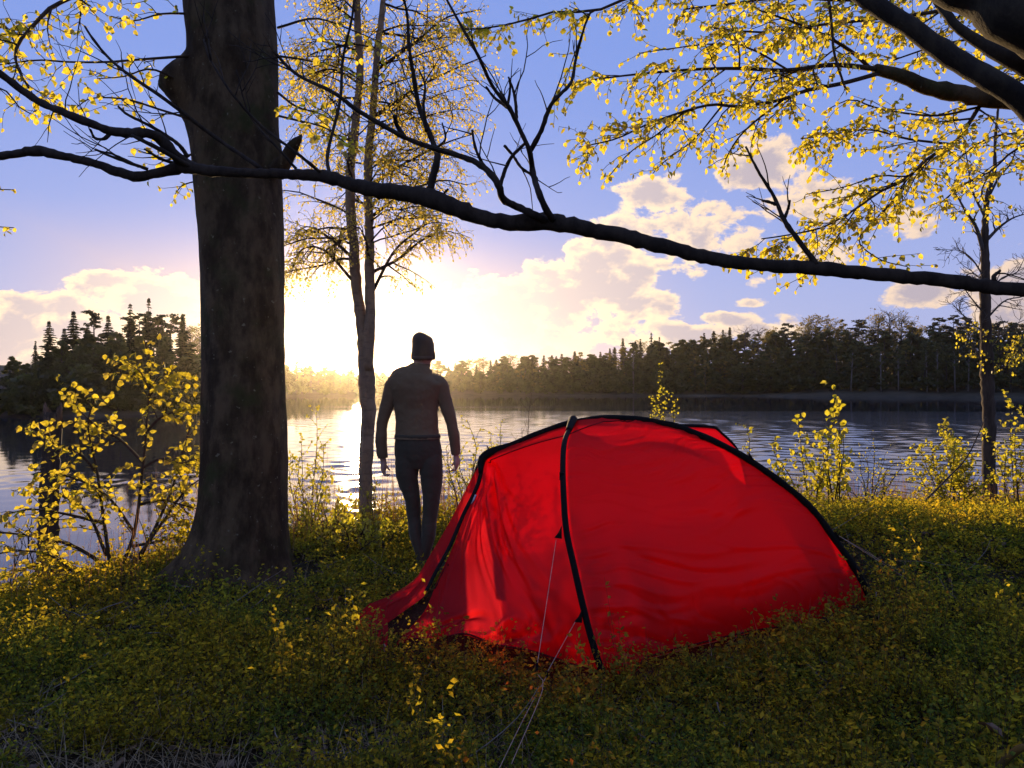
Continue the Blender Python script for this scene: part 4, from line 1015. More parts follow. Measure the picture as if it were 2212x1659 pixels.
m, x, o = mat('inner_tent'); d_ = x.new('ShaderNodeBsdfDiffuse'); d_.inputs[0].default_value = (.40, .28, .15, 1); t_ = x.new('ShaderNodeBsdfTranslucent'); t_.inputs[0].default_value = (.46, .32, .16, 1)
m1 = x.new('ShaderNodeMixShader'); m1.inputs[0].default_value = .65; x.link(d_.outputs[0], m1.inputs[1]); x.link(t_.outputs[0], m1.inputs[2])
tr_ = x.new('ShaderNodeBsdfTransparent'); m3 = x.new('ShaderNodeMixShader'); m3.inputs[0].default_value = .12; x.link(m1.outputs[0], m3.inputs[1]); x.link(tr_.outputs[0], m3.inputs[2]); x.link(m3.outputs[0], o.inputs['Surface'])
INNER = MATS['inner_tent']
def plain(name, col, rough=.6, spec=.3, nsc=60, var=.25):
    m, x, o = mat(name); n = x.noise(objcoord(x), nsc, 3, .6)
    principled(x, o, x.vscale(col, x.smooth(n, .3, .7, 1 - var, 1 + var)), rough, n, .3, .002, spec); return m
BLACK = plain('black_webbing', (.008, .007, .006), .85, .1)
CORD = plain('pale_guy_cord', (.42, .26, .20), .8, .1)
GREYMETAL = plain('aluminium', (.5, .5, .5), .35, .6)
troot = thing('tent', 'red dome tent with black pole sleeves pitched in the bilberry', 'tent', (0.8, 5.0, 2.5)); to = np.array(troot.location)
A = spline(np.array([P(1010, 1270, 5.60), P(1008, 1200, 5.59), P(1012, 1120, 5.55), P(1024, 1045, 5.46), P(1050, 988, 5.34), P(1110, 962, 5.32), P(1200, 926, 5.28), P(1270, 910, 5.25), P(1340, 906, 5.22), P(1430, 917, 5.19), P(1500, 938, 5.16), P(1600, 986, 5.13), P(1700, 1055, 5.09), P(1760, 1110, 5.07), P(1800, 1165, 5.05), P(1840, 1222, 5.03), P(1870, 1276, 5.01), P(1888, 1325, 5.0)]), 120)
iT = int(np.argmin(np.linalg.norm(A[:, [0, 2]] - P(1240, 914, 5.26)[[0, 2]], axis=1)))
T_ = A[iT]
Bc = spline(np.array([T_, P(1222, 950, 4.80), P(1217, 1000, 4.52), P(1219, 1080, 4.28), P(1225, 1150, 4.17), P(1240, 1220, 4.08), P(1258, 1300, 4.01), P(1277, 1375, 3.98), P(1302, 1455, 3.96)]), 60)
Cr = spline(np.array([T_, P(1430, 921, 5.75), P(1530, 924, 6.05), P(1556, 936, 6.15), P(1600, 990, 6.35), P(1625, 1110, 6.5), P(1640, 1215, 6.55)]), 60)   # rear pole, far side
for q in (A, Bc, Cr): q -= to
def resample(c, n): return spline(c, n)
def patch(c0, c1, nu, nv, sag=0.0, bow=0.0, wr=None, bottom=None):
    """surface between two curves; sag pulls it inwards between them; wr(u,v) fine folds along the normal; bottom: points of the lower hem"""
    a = resample(c0, nv); b = resample(c1, nv)
    u = np.linspace(0, 1, nu)[:, None, None]; v = np.linspace(0, 1, nv)[None, :, None]
    S = a[None] * (1 - u) + b[None] * u
    if bottom is not None:
        h = resample(np.asarray(bottom), nu)
        off = h - S[:, -1]
        S = S + off[:, None] * (v ** 3)
    du = np.gradient(S, axis=0); dv = np.gradient(S, axis=1)
    N = unit(np.cross(du, dv))
    uu, vv = np.meshgrid(np.linspace(0, 1, nu), np.linspace(0, 1, nv), indexing='ij')
    disp = sag * np.sin(np.pi * uu) * np.sin(np.pi * np.clip(vv * .9 + .1, 0, 1)) ** .7
    if wr is not None: disp = disp + wr(uu, vv)
    return S + N * disp[..., None]
def patch_obj(name, S, m, parent, thick=0.0):
    nu, nv = S.shape[:2]
    i = np.arange(nu - 1)[:, None] * nv; j = np.arange(nv - 1)[None]
    return obj(name, mesh_from(name, S.reshape(-1, 3), [np.stack([i + j, i + nv + j, i + nv + j + 1, i + j + 1], -1).reshape(-1, 4)]), m, parent)
rw = np.random.RandomState(12)
def folds(specs):
    def f(u, v):
        r = np.zeros_like(u)
        for (u0, v0, u1, v1, wd, amp) in specs:
            dx_, dy_ = u1 - u0, v1 - v0; L = math.hypot(dx_, dy_)
            s = ((u - u0) * dx_ + (v - v0) * dy_) / L ** 2; t = ((u - u0) * -dy_ + (v - v0) * dx_) / L
            t = t + .02 * np.sin(s * 7 + u0 * 9)
            r += amp * np.exp(-(t / (wd * (.5 + .8 * np.clip(s, 0, 1)))) ** 2) * smoothstep(s, -.05, .15) * smoothstep(s, 1.1, .6)
        return r
    return f
# front right wall: between the near pole half and the right half of the long arch
spec = []
for q in range(44):
    v0 = rw.uniform(.05, .97); spec.append((1.0, v0 * .9 + .02, rw.uniform(.15, .55), v0 * .6 + rw.uniform(.12, .32), rw.uniform(.007, .013), rw.choice([-1, 1]) * rw.uniform(.005, .011)))
for q in range(24):
    v0 = rw.uniform(.3, .95); spec.append((0.0, v0, rw.uniform(.3, .7), v0 + rw.uniform(.02, .15), rw.uniform(.007, .013), rw.choice([-1, 1]) * rw.uniform(.005, .011)))
for q in range(16):
    u0 = rw.uniform(.1, .9); spec.append((u0, .99, u0 + rw.uniform(-.15, .15), .84, rw.uniform(.008, .016), rw.choice([-1, 1]) * rw.uniform(.004, .009)))
hem = np.array([P(1302, 1455, 3.96), P(1360, 1462, 4.08), P(1400, 1425, 4.16), P(1480, 1402, 4.3), P(1600, 1372, 4.55), P(1700, 1356, 4.7), P(1800, 1346, 4.85), P(1888, 1325, 5.0)]) - to
S = patch(Bc, A[iT:], 240, 170, -.045, 0, folds(spec), hem)
SEAM = plain('dark_red_seam', (.10, .006, .008), .9, .1)
fw_ = patch_obj('front_wall', S, NYLON, troot)
for iv, r_ in ((30, .0042), (168, .0055)):
    mb = MB(); mb.tube(S[4:236:3, iv] + np.array([0, -.004, 0]), r_, 6); mb.build('hem' if iv > 100 else 'seam', SEAM, fw_)
# porch wall left of the near pole: from the pole to the door zip
zip_ = np.array([P(1050, 988, 5.34), P(1034, 1050, 5.22), P(1005, 1110, 5.08), P(975, 1180, 4.9), P(945, 1235, 4.72), P(918, 1285, 4.58), P(880, 1315, 4.50), P(838, 1345, 4.44)]) - to
zipc = spline(zip_, 60)
topseam = spline(np.array([A[int(np.argmin(np.linalg.norm(A - zip_[0], axis=1)))], *(P(a, b, c) - to for a, b, c in [(1110, 972, 5.2), (1170, 955, 5.05)]), Bc[9]]), 40)
spec = []
for q in range(22):   # folds raying out from the shoulder
    a1 = rw.uniform(.0, 1.0); spec.append((1.0, .0, rw.uniform(.2, .9), rw.uniform(.35, 1.0), rw.uniform(.010, .018), rw.choice([-1, 1]) * rw.uniform(.008, .016)))
for q in range(9):
    spec.append((rw.uniform(.85, 1.0), rw.uniform(.0, .08), rw.uniform(.0, .30), rw.uniform(.7, 1.0), rw.uniform(.014, .024), rw.choice([-1, 1]) * rw.uniform(.007, .016)))
for q in range(16):
    u0 = rw.uniform(.1, 1.0); spec.append((u0, 1.0, u0 - rw.uniform(.1, .35), .86, rw.uniform(.01, .03), rw.choice([-1, 1]) * rw.uniform(.006, .018)))
hemL = np.array([P(1302, 1455, 3.96), P(1240, 1440, 4.02), P(1150, 1410, 4.12), P(1070, 1395, 4.2), P(1000, 1372, 4.26), P(930, 1385, 4.28), P(880, 1385, 4.3), P(836, 1412, 4.27)]) - to
BcL = np.vstack([Bc[9:], ])
S = patch(BcL, zipc, 200, 150, .03, 0, folds(spec), hemL)
pw_ = patch_obj('porch_wall', S, NYLON, troot)
mb = MB(); mb.tube(S[4:197:3, 148] + np.array([0, -.004, 0]), .0055, 6); mb.build('hem', SEAM, pw_)
mb = MB(); mb.tube(np.vstack([S[5:196:4, 4]]) + np.array([0, -.004, 0]), .0042, 6); mb.build('seam', SEAM, pw_)
# cap between the arch, the near pole and the porch seam
arcL = A[int(np.argmin(np.linalg.norm(A - zip_[0], axis=1))):iT + 1]
S = patch(np.vstack([arcL]), np.vstack([resample(topseam, 40)[:-1], Bc[9][None]]), 16, 50, .01, 0, folds([(.1, .1, .9, .8, .05, .006), (.5, .2, .9, .95, .04, -.006)]))
# bend its upper right corner to the crossing point
patch_obj('porch_cap', S, NYLON, troot)
# far half of the porch, wrapping round behind the zip
sil = spline(np.array([P(1046, 990, 5.36), P(1020, 1030, 5.34), P(975, 1120, 5.22), P(925, 1205, 5.02), P(895, 1250, 4.88), P(845, 1283, 4.78), P(800, 1302, 4.72), P(775, 1330, 4.66), P(762, 1385, 4.6)]) - to, 60)
spec = [(rw.uniform(0, 1), .55, rw.uniform(0, 1), 1.0, .03, rw.uniform(-.012, .012)) for _ in range(12)]
S = patch(zipc, sil, 40, 90, .02, 0, folds(spec), np.array([P(838, 1345, 4.44), P(812, 1362, 4.48), P(790, 1376, 4.54), P(762, 1390, 4.6)]) - to)
patch_obj('door_flap', S, NYLON, troot)
# skirt of the porch spreading to its pegs
sk0 = spline(np.array([P(800, 1302, 4.72), P(775, 1330, 4.66), P(762, 1390, 4.6)]) - to, 30)
sk1 = spline(np.array([P(838, 1340, 4.44), P(838, 1380, 4.35), P(832, 1430, 4.25)]) - to, 30)
S = patch(sk0, sk1, 24, 30, -.05, 0, folds([(.2, 0, .4, 1, .06, .02), (.6, 0, .7, 1, .05, -.02)]))
patch_obj('porch_skirt', S, NYLON, troot)
# rear walls
S = patch(A[iT:], Cr, 50, 70, .03, 0, None, np.array([P(1888, 1325, 5.0), P(1800, 1290, 5.7), P(1640, 1215, 6.55)]) - to)
patch_obj('rear_wall', S, NYLON, troot)
backL = spline(np.array([*A[:iT + 1][::-1][::8]]), 60)
S = patch(Cr, backL, 60, 60, -.06, 0, None, np.array([P(1640, 1215, 6.55), P(1400, 1230, 6.5), P(1100, 1260, 6.0), P(1010, 1270, 5.60)]) - to)
patch_obj('rear_wall', S, NYLON, troot)
# inner tent: a pale box-like cloth hung inside the poles
ctr = np.array([1.0, 5.2, 0.0]) - np.array([to[0], to[1], 0])
def shrink(c, f, lift=0.0):
    r = c.copy(); r[:, :2] = ctr[:2] + (r[:, :2] - ctr[:2]) * f; r[:, 2] = -.05 + (r[:, 2] + .05) * (.55 + f * .45 + .01) + lift; return r
Ai, Ci = shrink(A[iT:], .80), shrink(Cr, .84); Bi = shrink(Bc, .965)
patch_obj('inner_wall', patch(Bi, Ai, 24, 30, .05), INNER, troot)
patch_obj('inner_wall', patch(Ai, Ci, 24, 30, .05), INNER, troot)
# poles in their sleeves
mb = MB(); mb.tube(A[10:] + np.array([0, -.006, .008]), .0235 + .0015 * np.sin(np.arange(110) * .9), 10); ps = mb.build('pole_sleeve', BLACK, troot)
mb = MB(); mb.tube(Bc + np.array([-.004, -.016, .006]), np.interp(np.linspace(0, 1, 60), [0, .15, 1], [.020, .016, .018]), 10); ps2 = mb.build('pole_sleeve', BLACK, troot)
mb = MB(); mb.tube(Cr + np.array([0, .01, .006]), .016, 8); mb.build('pole_sleeve', BLACK, troot)
# hooded end where the near pole crosses the arch
mb = MB(); q = spline(np.array([T_ - to * 0 + np.array([.01, .06, -.01]), T_ + np.array([.0, 0, .03]), Bc[3] + np.array([-.004, -.02, .03]), Bc[8] + np.array([-.004, -.02, .012])]), 14); mb.tube(q, np.interp(np.linspace(0, 1, 14), [0, .3, 1], [.022, .030, .020]), 10); mb.build('pole_hood', GREYMETAL if False else BLACK, troot)
# door zip with its covering band
mb = MB(); q = zipc + np.array([-.008, -.012, .004]); mb.tube(q[:47], np.interp(np.linspace(0, 1, 47), [0, .12, 1], [.012, .016, .012]), 8, True, .35); zp = mb.build('door_zip', BLACK, troot)
mb = MB(); q = zipc + np.array([.035, -.018, 0]); mb.tube(q[10:46], .0045, 6); mb.build('zip_band', BLACK, troot)
mb = MB(); mb.box(zipc[14] + np.array([.01, -.035, 0]), (.008, .006, .035), Euler((0, .4, 0)).to_matrix()); mb.build('zip_puller', GREYMETAL, troot)
# shoulder reinforcement
mb = MB(); q = spline(np.array([A[arcL.shape[0] * 0 + int(np.argmin(np.linalg.norm(A - zip_[0], axis=1))) + 7], zip_[0] + np.array([-.01, -.015, .012]), zipc[5] + np.array([-.01, -.015, 0])]), 12); mb.tube(q, [.022, .024, .026, .028, .03, .032, .032, .03, .028, .026, .022, .018], 10); mb.build('shoulder_patch', BLACK, troot)
mb = MB(); mb.tube(np.array([zip_[0] + [.03, 0, .02], zip_[0] + [.02, .0, .05], zip_[0] + [.005, 0, .085]]), [.012, .009, .002], 6); mb.build('pull_tab', BLACK, troot)
# attachment tabs on the poles
def tri_tab(c, dirx, s=.05):
    mb = MB(); c = np.asarray(c); n_ = np.array([0, -.012, 0])
    v = np.array([c + [0, 0, s * .7], c + [0, 0, -s * .7], c + [dirx * s * .8, -.01, -s * .55], c + [dirx * s * .35, -.01, 0]])
    mb.add(np.vstack([v, v + n_]), [(0, 1, 2, 3), (7, 6, 5, 4), (0, 4, 5, 1), (1, 5, 6, 2), (2, 6, 7, 3), (3, 7, 4, 0)]); mb.build('guy_tab', BLACK, troot, False)
tabs = [Bc[np.argmin(abs(Bc[:, 2] + to[2] - P(0, 1150, 4.17)[2]))] + [-.03, -.02, 0], Bc[np.argmin(abs(Bc[:, 2] + to[2] - P(0, 1330, 4.0)[2]))] + [-.02, -.02, 0]]
for t_ in tabs: tri_tab(t_, -1)
tri_tab(A[-17] + [.02, -.01, .0], 1); tri_tab(A[-38] + [.02, -.01, .02], 1, .04); tri_tab(zipc[38] + [.05, -.02, 0], 1, .045)
mb = MB(); mb.box(Bc[26] + [-.012, -.03, 0], (.012, .012, .022)); mb.build('pole_clip', BLACK, troot, False)
# guy lines
def cord(pts, r=.0017, n=14, name='guy_line', m=CORD):
    mb = MB(); mb.tube(spline(np.array(pts), n), r, 5); return mb.build(name, m, troot)
pk = P(1105, 1650, 2.95) - to; g1 = tabs[0] + [-.03, -.01, -.04]; g2 = tabs[1] + [-.03, -.01, -.02]
mid1 = P(1160, 1440, 3.55) - to; kn = P(1172, 1490, 3.4) - to
cord([g1, mid1]); cord([mid1 + [0, -.005, -.03], kn, pk]); cord([g2, P(1182, 1452, 3.72) - to]); cord([P(1180, 1462, 3.7) - to, P(1135, 1545, 3.3) - to, pk + [-.05, -.05, 0]])
for c_ in (mid1, P(1181, 1457, 3.71) - to):
    mb = MB(); mb.box(c_, (.006, .004, .016)); mb.build('guy_slider', BLACK, troot, False)
cord([A[-17] + [.05, -.01, 0], P(2000, 1262, 5.3) - to, P(2230, 1345, 5.2) - to], .0019)
cord([A[-17] + [.05, -.01, 0], P(2010, 1280, 5.2) - to, P(2110, 1320, 5.15) - to], .0019)
cord([Cr[-20], P(2060, 1245, 6.3) - to, P(2230, 1310, 6.0) - to], .0019)
cord([P(832, 1425, 4.25) - to, P(836, 1405, 4.24) - to, P(828, 1392, 4.26) - to, P(838, 1440, 4.22) - to], .004)
# tent pegs
for c_ in (P(836, 1440, 4.22), P(1302, 1465, 3.95), P(1892, 1335, 5.0), P(1105, 1655, 2.95)):
    zt = float(gz(c_[0], c_[1])); mb = MB(); mb.tube(np.array([[c_[0], c_[1], zt - .12], [c_[0] - .01, c_[1] - .03, zt + .06]]) - to, .004, 6); mb.build('tent_peg', GREYMETAL, troot)

# ------------------------------------------------------------------ walker
WX, WY = P(905, 0, 6.05)[0], 6.05
WZ = CAMZ - (1232 - 829.5) / FPX * 6.05
wroot = thing('person', 'person in dark long underwear and knit hat walking towards the lake', 'person', (WX, WY, WZ))
def W(px, py, dd=0.0):
    q = P(px, py, WY + dd); return q - np.array([WX, WY, WZ])
def loft(mb, rings, seg=20):
    """rings: (centre, rx, ry[, tilt vector]) stacked; ry along view direction"""
    rings = [r for r in rings]; C = np.array([r[0] for r in rings]); n = len(C) * 4
    dat = spline(np.array([[*r[0], r[1], r[2]] for r in rings]), n)
    a = np.linspace(0, 6.2832, seg, endpoint=False)
    tan = unit(np.gradient(dat[:, :3], axis=0))
    fx = unit(np.cross(tan, np.array([0, 1.0, 0]))) ; fx = np.where(np.abs(tan[:, 1:2]) > .95, np.array([[1.0, 0, 0]]), fx)
    fy = np.cross(fx, tan)
    V = dat[:, None, :3] + np.cos(a)[None, :, None] * dat[:, 3:4, None] * fx[:, None] + np.sin(a)[None, :, None] * dat[:, 4:5, None] * fy[:, None]
    i = np.arange(n - 1)[:, None] * seg; j = np.arange(seg)[None]; k = (np.arange(seg)[None] + 1) % seg
    Q = np.stack([i + j, i + k, i + seg + k, i + seg + j], -1).reshape(-1, 4)
    c0, c1 = n * seg, n * seg + 1
    T = [(c0, (q + 1) % seg, q) for q in range(seg)] + [(c1, (n - 1) * seg + q, (n - 1) * seg + (q + 1) % seg) for q in range(seg)]
    mb.add(np.vstack([V.reshape(-1, 3), dat[:1, :3], dat[-1:, :3]]), Q, T)
s6 = WY / FPX
mb = MB()
# torso (front of the body faces the lake, +y)
loft(mb, [(W(905, 1010, .01), 30 * s6, .085), (W(904, 985, .01), 49 * s6, .115), (W(902, 960, 0), 48 * s6, .118), (W(901, 935, 0), 45 * s6, .108), (W(900, 900, 0), 44 * s6, .10), (W(899, 870, .0), 47 * s6, .105), (W(899, 848, -.01), 54 * s6, .112), (W(899, 830, -.015), 61 * s6, .110), (W(900, 819, -.015), 56 * s6, .10), (W(903, 809, -.012), 42 * s6, .085), (W(906, 800, -.008), 28 * s6, .070), (W(908, 790, 0), 19 * s6, .060)])
# neck and head, turned slightly right
loft(mb, [(W(906, 812, -.01), 26 * s6, .068), (W(908, 797, 0), 18.5 * s6, .062), (W(910, 784, .012), 17 * s6, .058), (W(911, 770, .02), 19 * s6, .065)])
loft(mb, [(W(916, 797, .075), 5 * s6, .020), (W(915, 788, .05), 14 * s6, .060), (W(914, 778, .03), 19 * s6, .088), (W(914, 765, .02), 21.5 * s6, .098), (W(914, 750, .015), 21.5 * s6, .102), (W(915, 738, .01), 19 * s6, .092), (W(918, 730, .01), 12 * s6, .06)])
for e_ in (-1, 1):   # ears
    loft(mb, [(W(914 + e_ * 19.5, 779, .02), 2.0 * s6, .012), (W(914 + e_ * 21.5, 772, .015), 2.4 * s6, .018), (W(914 + e_ * 21.5, 765, .01), 2.2 * s6, .016), (W(914 + e_ * 20.5, 759, .01), 1.5 * s6, .010)], 10)
loft(mb, [(W(919, 770, .115), 2 * s6, .012), (W(919.5, 776, .135), 3.4 * s6, .02), (W(919, 780, .115), 3 * s6, .014)], 10)  # nose
# arms
loft(mb, [(W(876, 822, -.005), 12 * s6, .045), (W(862, 825, -.005), 17 * s6, .055), (W(851, 834, -.005), 17.5 * s6, .058), (W(844, 855, 0), 15.5 * s6, .053), (W(835, 880, .005), 12.3 * s6, .045), (W(827.5, 905, .01), 10.8 * s6, .042), (W(824, 930, .015), 9.4 * s6, .039), (W(823, 955, .03), 8.2 * s6, .036), (W(825.5, 978, .045), 8 * s6, .033), (W(827.5, 992, .055), 6.8 * s6, .027), (W(829, 998, .06), 7 * s6, .026)], 16)
loft(mb, [(W(925, 822, -.005), 12 * s6, .045), (W(938, 825, -.005), 17 * s6, .055), (W(949, 834, -.005), 17.5 * s6, .058), (W(956, 855, 0), 15.5 * s6, .053), (W(965, 880, -.005), 12.3 * s6, .045), (W(973, 905, -.005), 10.8 * s6, .042), (W(979, 930, 0), 9.4 * s6, .039), (W(982, 952, .01), 8.0 * s6, .034), (W(983.5, 970, .02), 7.4 * s6, .031), (W(985, 981, .025), 6.5 * s6, .026), (W(985.5, 987, .025), 6.8 * s6, .024)], 16)
# legs: weight on the right one, the left one trailing
loft(mb, [(W(881, 985, .01), 25 * s6, .10), (W(879, 1010, .01), 24 * s6, .10), (W(881, 1038, .015), 21 * s6, .090), (W(890, 1073, .02), 15.5 * s6, .076), (W(893, 1100, .03), 14 * s6, .066), (W(895, 1125, .025), 13 * s6, .060), (W(898, 1155, -.005), 12 * s6, .060), (W(904, 1180, -.03), 10 * s6, .050), (W(908, 1202, -.05), 7.5 * s6, .038), (W(910, 1222, -.055), 7.5 * s6, .040)], 18)
loft(mb, [(W(928, 985, .01), 25 * s6, .10), (W(931, 1010, .01), 24 * s6, .10), (W(932, 1038, .01), 22 * s6, .090), (W(932, 1073, .01), 17.5 * s6, .078), (W(930, 1100, .01), 15.5 * s6, .068), (W(927.5, 1125, .0), 14.5 * s6, .062), (W(925.5, 1155, -.02), 13.5 * s6, .062), (W(921, 1180, -.03), 11 * s6, .050), (W(919, 1202, -.03), 8 * s6, .040), (W(918, 1226, -.03), 8 * s6, .040)], 18)
for fx_, fd in ((910, -.05), (918, -.03)):
    loft(mb, [(W(fx_, 1224, fd - .05), 7 * s6, .03), (W(fx_, 1226, fd), 10 * s6, .045), (W(fx_, 1229, fd + .08), 12 * s6, .035), (W(fx_, 1232, fd + .15), 11 * s6, .022), (W(fx_, 1233, fd + .18), 6 * s6, .015)], 12)
# hands: palm, four fingers curled, thumb
def hand(px, py, dd, sgn, curl):
    wr = W(px, py, dd); dn = np.array([0.02 * sgn, .08, -1.0]); dn = unit(dn); fw = np.array([0, 1.0, .08])
    pc = wr + dn * .05
    loft(mb, [(wr - dn * .01, .022, .020), (wr + dn * .02, .026, .034), (pc, .024, .042), (wr + dn * .085, .019, .040)], 12)
    for k, (off, ln) in enumerate([(.030, .072), (.010, .080), (-.010, .076), (-.028, .060)]):
        b0 = wr + dn * .078 + fw * off
        side_ = np.array([-sgn * 1.0, .1, 0])
        p1 = b0 + dn * ln * .42 + side_ * .006; p2 = p1 + unit(dn * (1 - curl) + side_ * curl) * ln * .33; p3 = p2 + unit(dn * (.6 - curl) + side_ * (curl + .35)) * ln * .27
        mb.tube(spline(np.array([b0 - dn * .02, b0, p1, p2, p3]), 10), np.linspace(.0098, .0072, 10), 8)
    t0 = wr + dn * .03 + fw * .028; t1 = t0 + unit(dn * .6 + fw * .8 + np.array([-sgn * .4, 0, 0])) * .034; t2 = t1 + unit(dn + np.array([-sgn * .7, 0, 0])) * .030; t3 = t2 + unit(dn + np.array([-sgn * 1.0, -.3, 0])) * .022
    mb.tube(spline(np.array([t0 - fw * .012, t0, t1, t2, t3]), 9), np.linspace(.013, .0085, 9), 8)
hand(829, 996, .06, -1, .85); hand(985.5, 985, .025, 1, .8)
body = mb.build('body', None, wroot)
rm = body.modifiers.new('join', 'REMESH'); rm.mode = 'VOXEL'; rm.voxel_size = .0072
sm = body.modifiers.new('smooth', 'SMOOTH'); sm.factor = .5; sm.iterations = 5
dg = bpy.context.evaluated_depsgraph_get(); bpy.context.view_layer.update()
me2 = bpy.data.meshes.new_from_object(body.evaluated_get(bpy.context.evaluated_depsgraph_get())); body.modifiers.clear(); body.data = me2
for pl in me2.polygons: pl.use_smooth = True
m, x, o = mat('skin'); n = x.noise(objcoord(x), 30, 3, .6)
b_ = principled(x, o, x.vscale((0.42, 0.24, 0.17), x.smooth(n, .3, .7, .9, 1.1)), .55, n, .2, .001, .4); b_.inputs['Subsurface Weight'].default_value = 0.0
me2.materials.clear(); me2.materials.append(MATS['skin'])
nv_ = len(me2.vertices); co = np.empty(nv_ * 3); me2.vertices.foreach_get('co', co); co = co.reshape(-1, 3)
no = np.empty(nv_ * 3); me2.vertex_normals.foreach_get('vector', no) if hasattr(me2, 'vertex_normals') else me2.vertices.foreach_get('normal', no); no = no.reshape(-1, 3)
fq = np.array([pl.vertices[:] for pl in me2.polygons if len(pl.vertices) == 4])
def zpx(py): return W(0, py)[2]
fc = co[fq].mean(1)
def garment(name, sel, off, m):
    f = fq[sel]; ids, inv = np.unique(f, return_inverse=True)
    v = co[ids] + no[ids] * off(co[ids])[:, None]
    return obj(name, mesh_from(name, v, [inv.reshape(-1, 4)]), m, wroot)
armx = np.abs(fc[:, 0] - W(902, 0)[0])
isarm = ((fc[:, 0] < W(853, 0)[0]) | (fc[:, 0] > W(957, 0)[0])) & (fc[:, 2] < zpx(870))
isarm |= (fc[:, 0] < W(846, 0)[0]) | (fc[:, 0] > W(962, 0)[0])
shirt_sel = ((fc[:, 2] > zpx(948)) & (fc[:, 2] < zpx(786)) & ~isarm) | (isarm & np.where(fc[:, 0] < 0, fc[:, 2] > zpx(990), fc[:, 2] > zpx(982)))
def wrink(v, s=1.0): return .0075 * max(s, .85) + .005 * (vnoise(v[:, 0] * 18 + v[:, 1] * 9, v[:, 2] * 26, 2) - .5) + .003 * (vnoise(v[:, 0] * 50, v[:, 2] * 60 + v[:, 1] * 40, 8) - .5)
def knit(name, c1, c2):
    m, x, o = mat(name); p = objcoord(x)
    n = x.noise(p, 9, 4, .6); f = x.noise(x.vop('MULTIPLY', p, (1, 1, 1.6)), 260, 2, .5)
    b_ = principled(x, o, x.mix(n, c1, c2), .95, f, .6, .0012, .08); b_.inputs['Sheen Weight'].default_value = .35; b_.inputs['Sheen Roughness'].default_value = .4; b_.inputs['Sheen Tint'].default_value = (1, .8, .55, 1); return m
KN1 = knit('dark_wool_shirt', (.150, .098, .050), (.190, .128, .068)); KN2 = knit('dark_leggings', (.060, .052, .034), (.082, .068, .044)); KN3 = knit('knit_hat', (.09, .062, .038), (.12, .082, .05))
hem_z = zpx(948)
garment('shirt', shirt_sel, lambda v: wrink(v) + .0010 + .006 * (vnoise(v[:, 0] * 9 + v[:, 2] * 5 + 3, v[:, 2] * 17 + v[:, 1] * 6, 15) - .5) + .006 * smoothstep(v[:, 2], hem_z + .09, hem_z + .01), KN1)
leg_sel = (fc[:, 2] < zpx(930)) & (fc[:, 2] > zpx(1216)) & ~isarm
garment('leggings', leg_sel, lambda v: wrink(v, .55), KN2)
garment('socks', (fc[:, 2] <= zpx(1210)) & ~isarm, lambda v: np.full(len(v), .006), KN2)
hat_sel = (fc[:, 2] > zpx(776) + .10 * (fc[:, 1] - .02)) & ~isarm
ht = garment('knit_hat', hat_sel, lambda v: .011 + .004 * (vnoise(v[:, 0] * 70, v[:, 1] * 8, 3) - .5) + .022 * smoothstep(v[:, 2], zpx(748), zpx(726)), KN3)
mb = MB(); a = np.linspace(0, 6.2832, 41); rb = np.array([W(914, 772, .018) + np.array([math.cos(t) * 22.0 * s6, math.sin(t) * .104, .10 * math.sin(t) * .1]) for t in a]); mb.tube(rb, .007, 6, True, 2.4); mb.build('brim', KN3, ht)
mb = MB(); a = np.linspace(0, 6.2832, 41); rb = np.array([W(902, 942, 0) + np.array([math.cos(t) * 47.5 * s6, math.sin(t) * .122, 0]) for t in a]); mb.tube(rb, .010, 6, True, 1.8); mb.build('waistband', KN2, wroot)

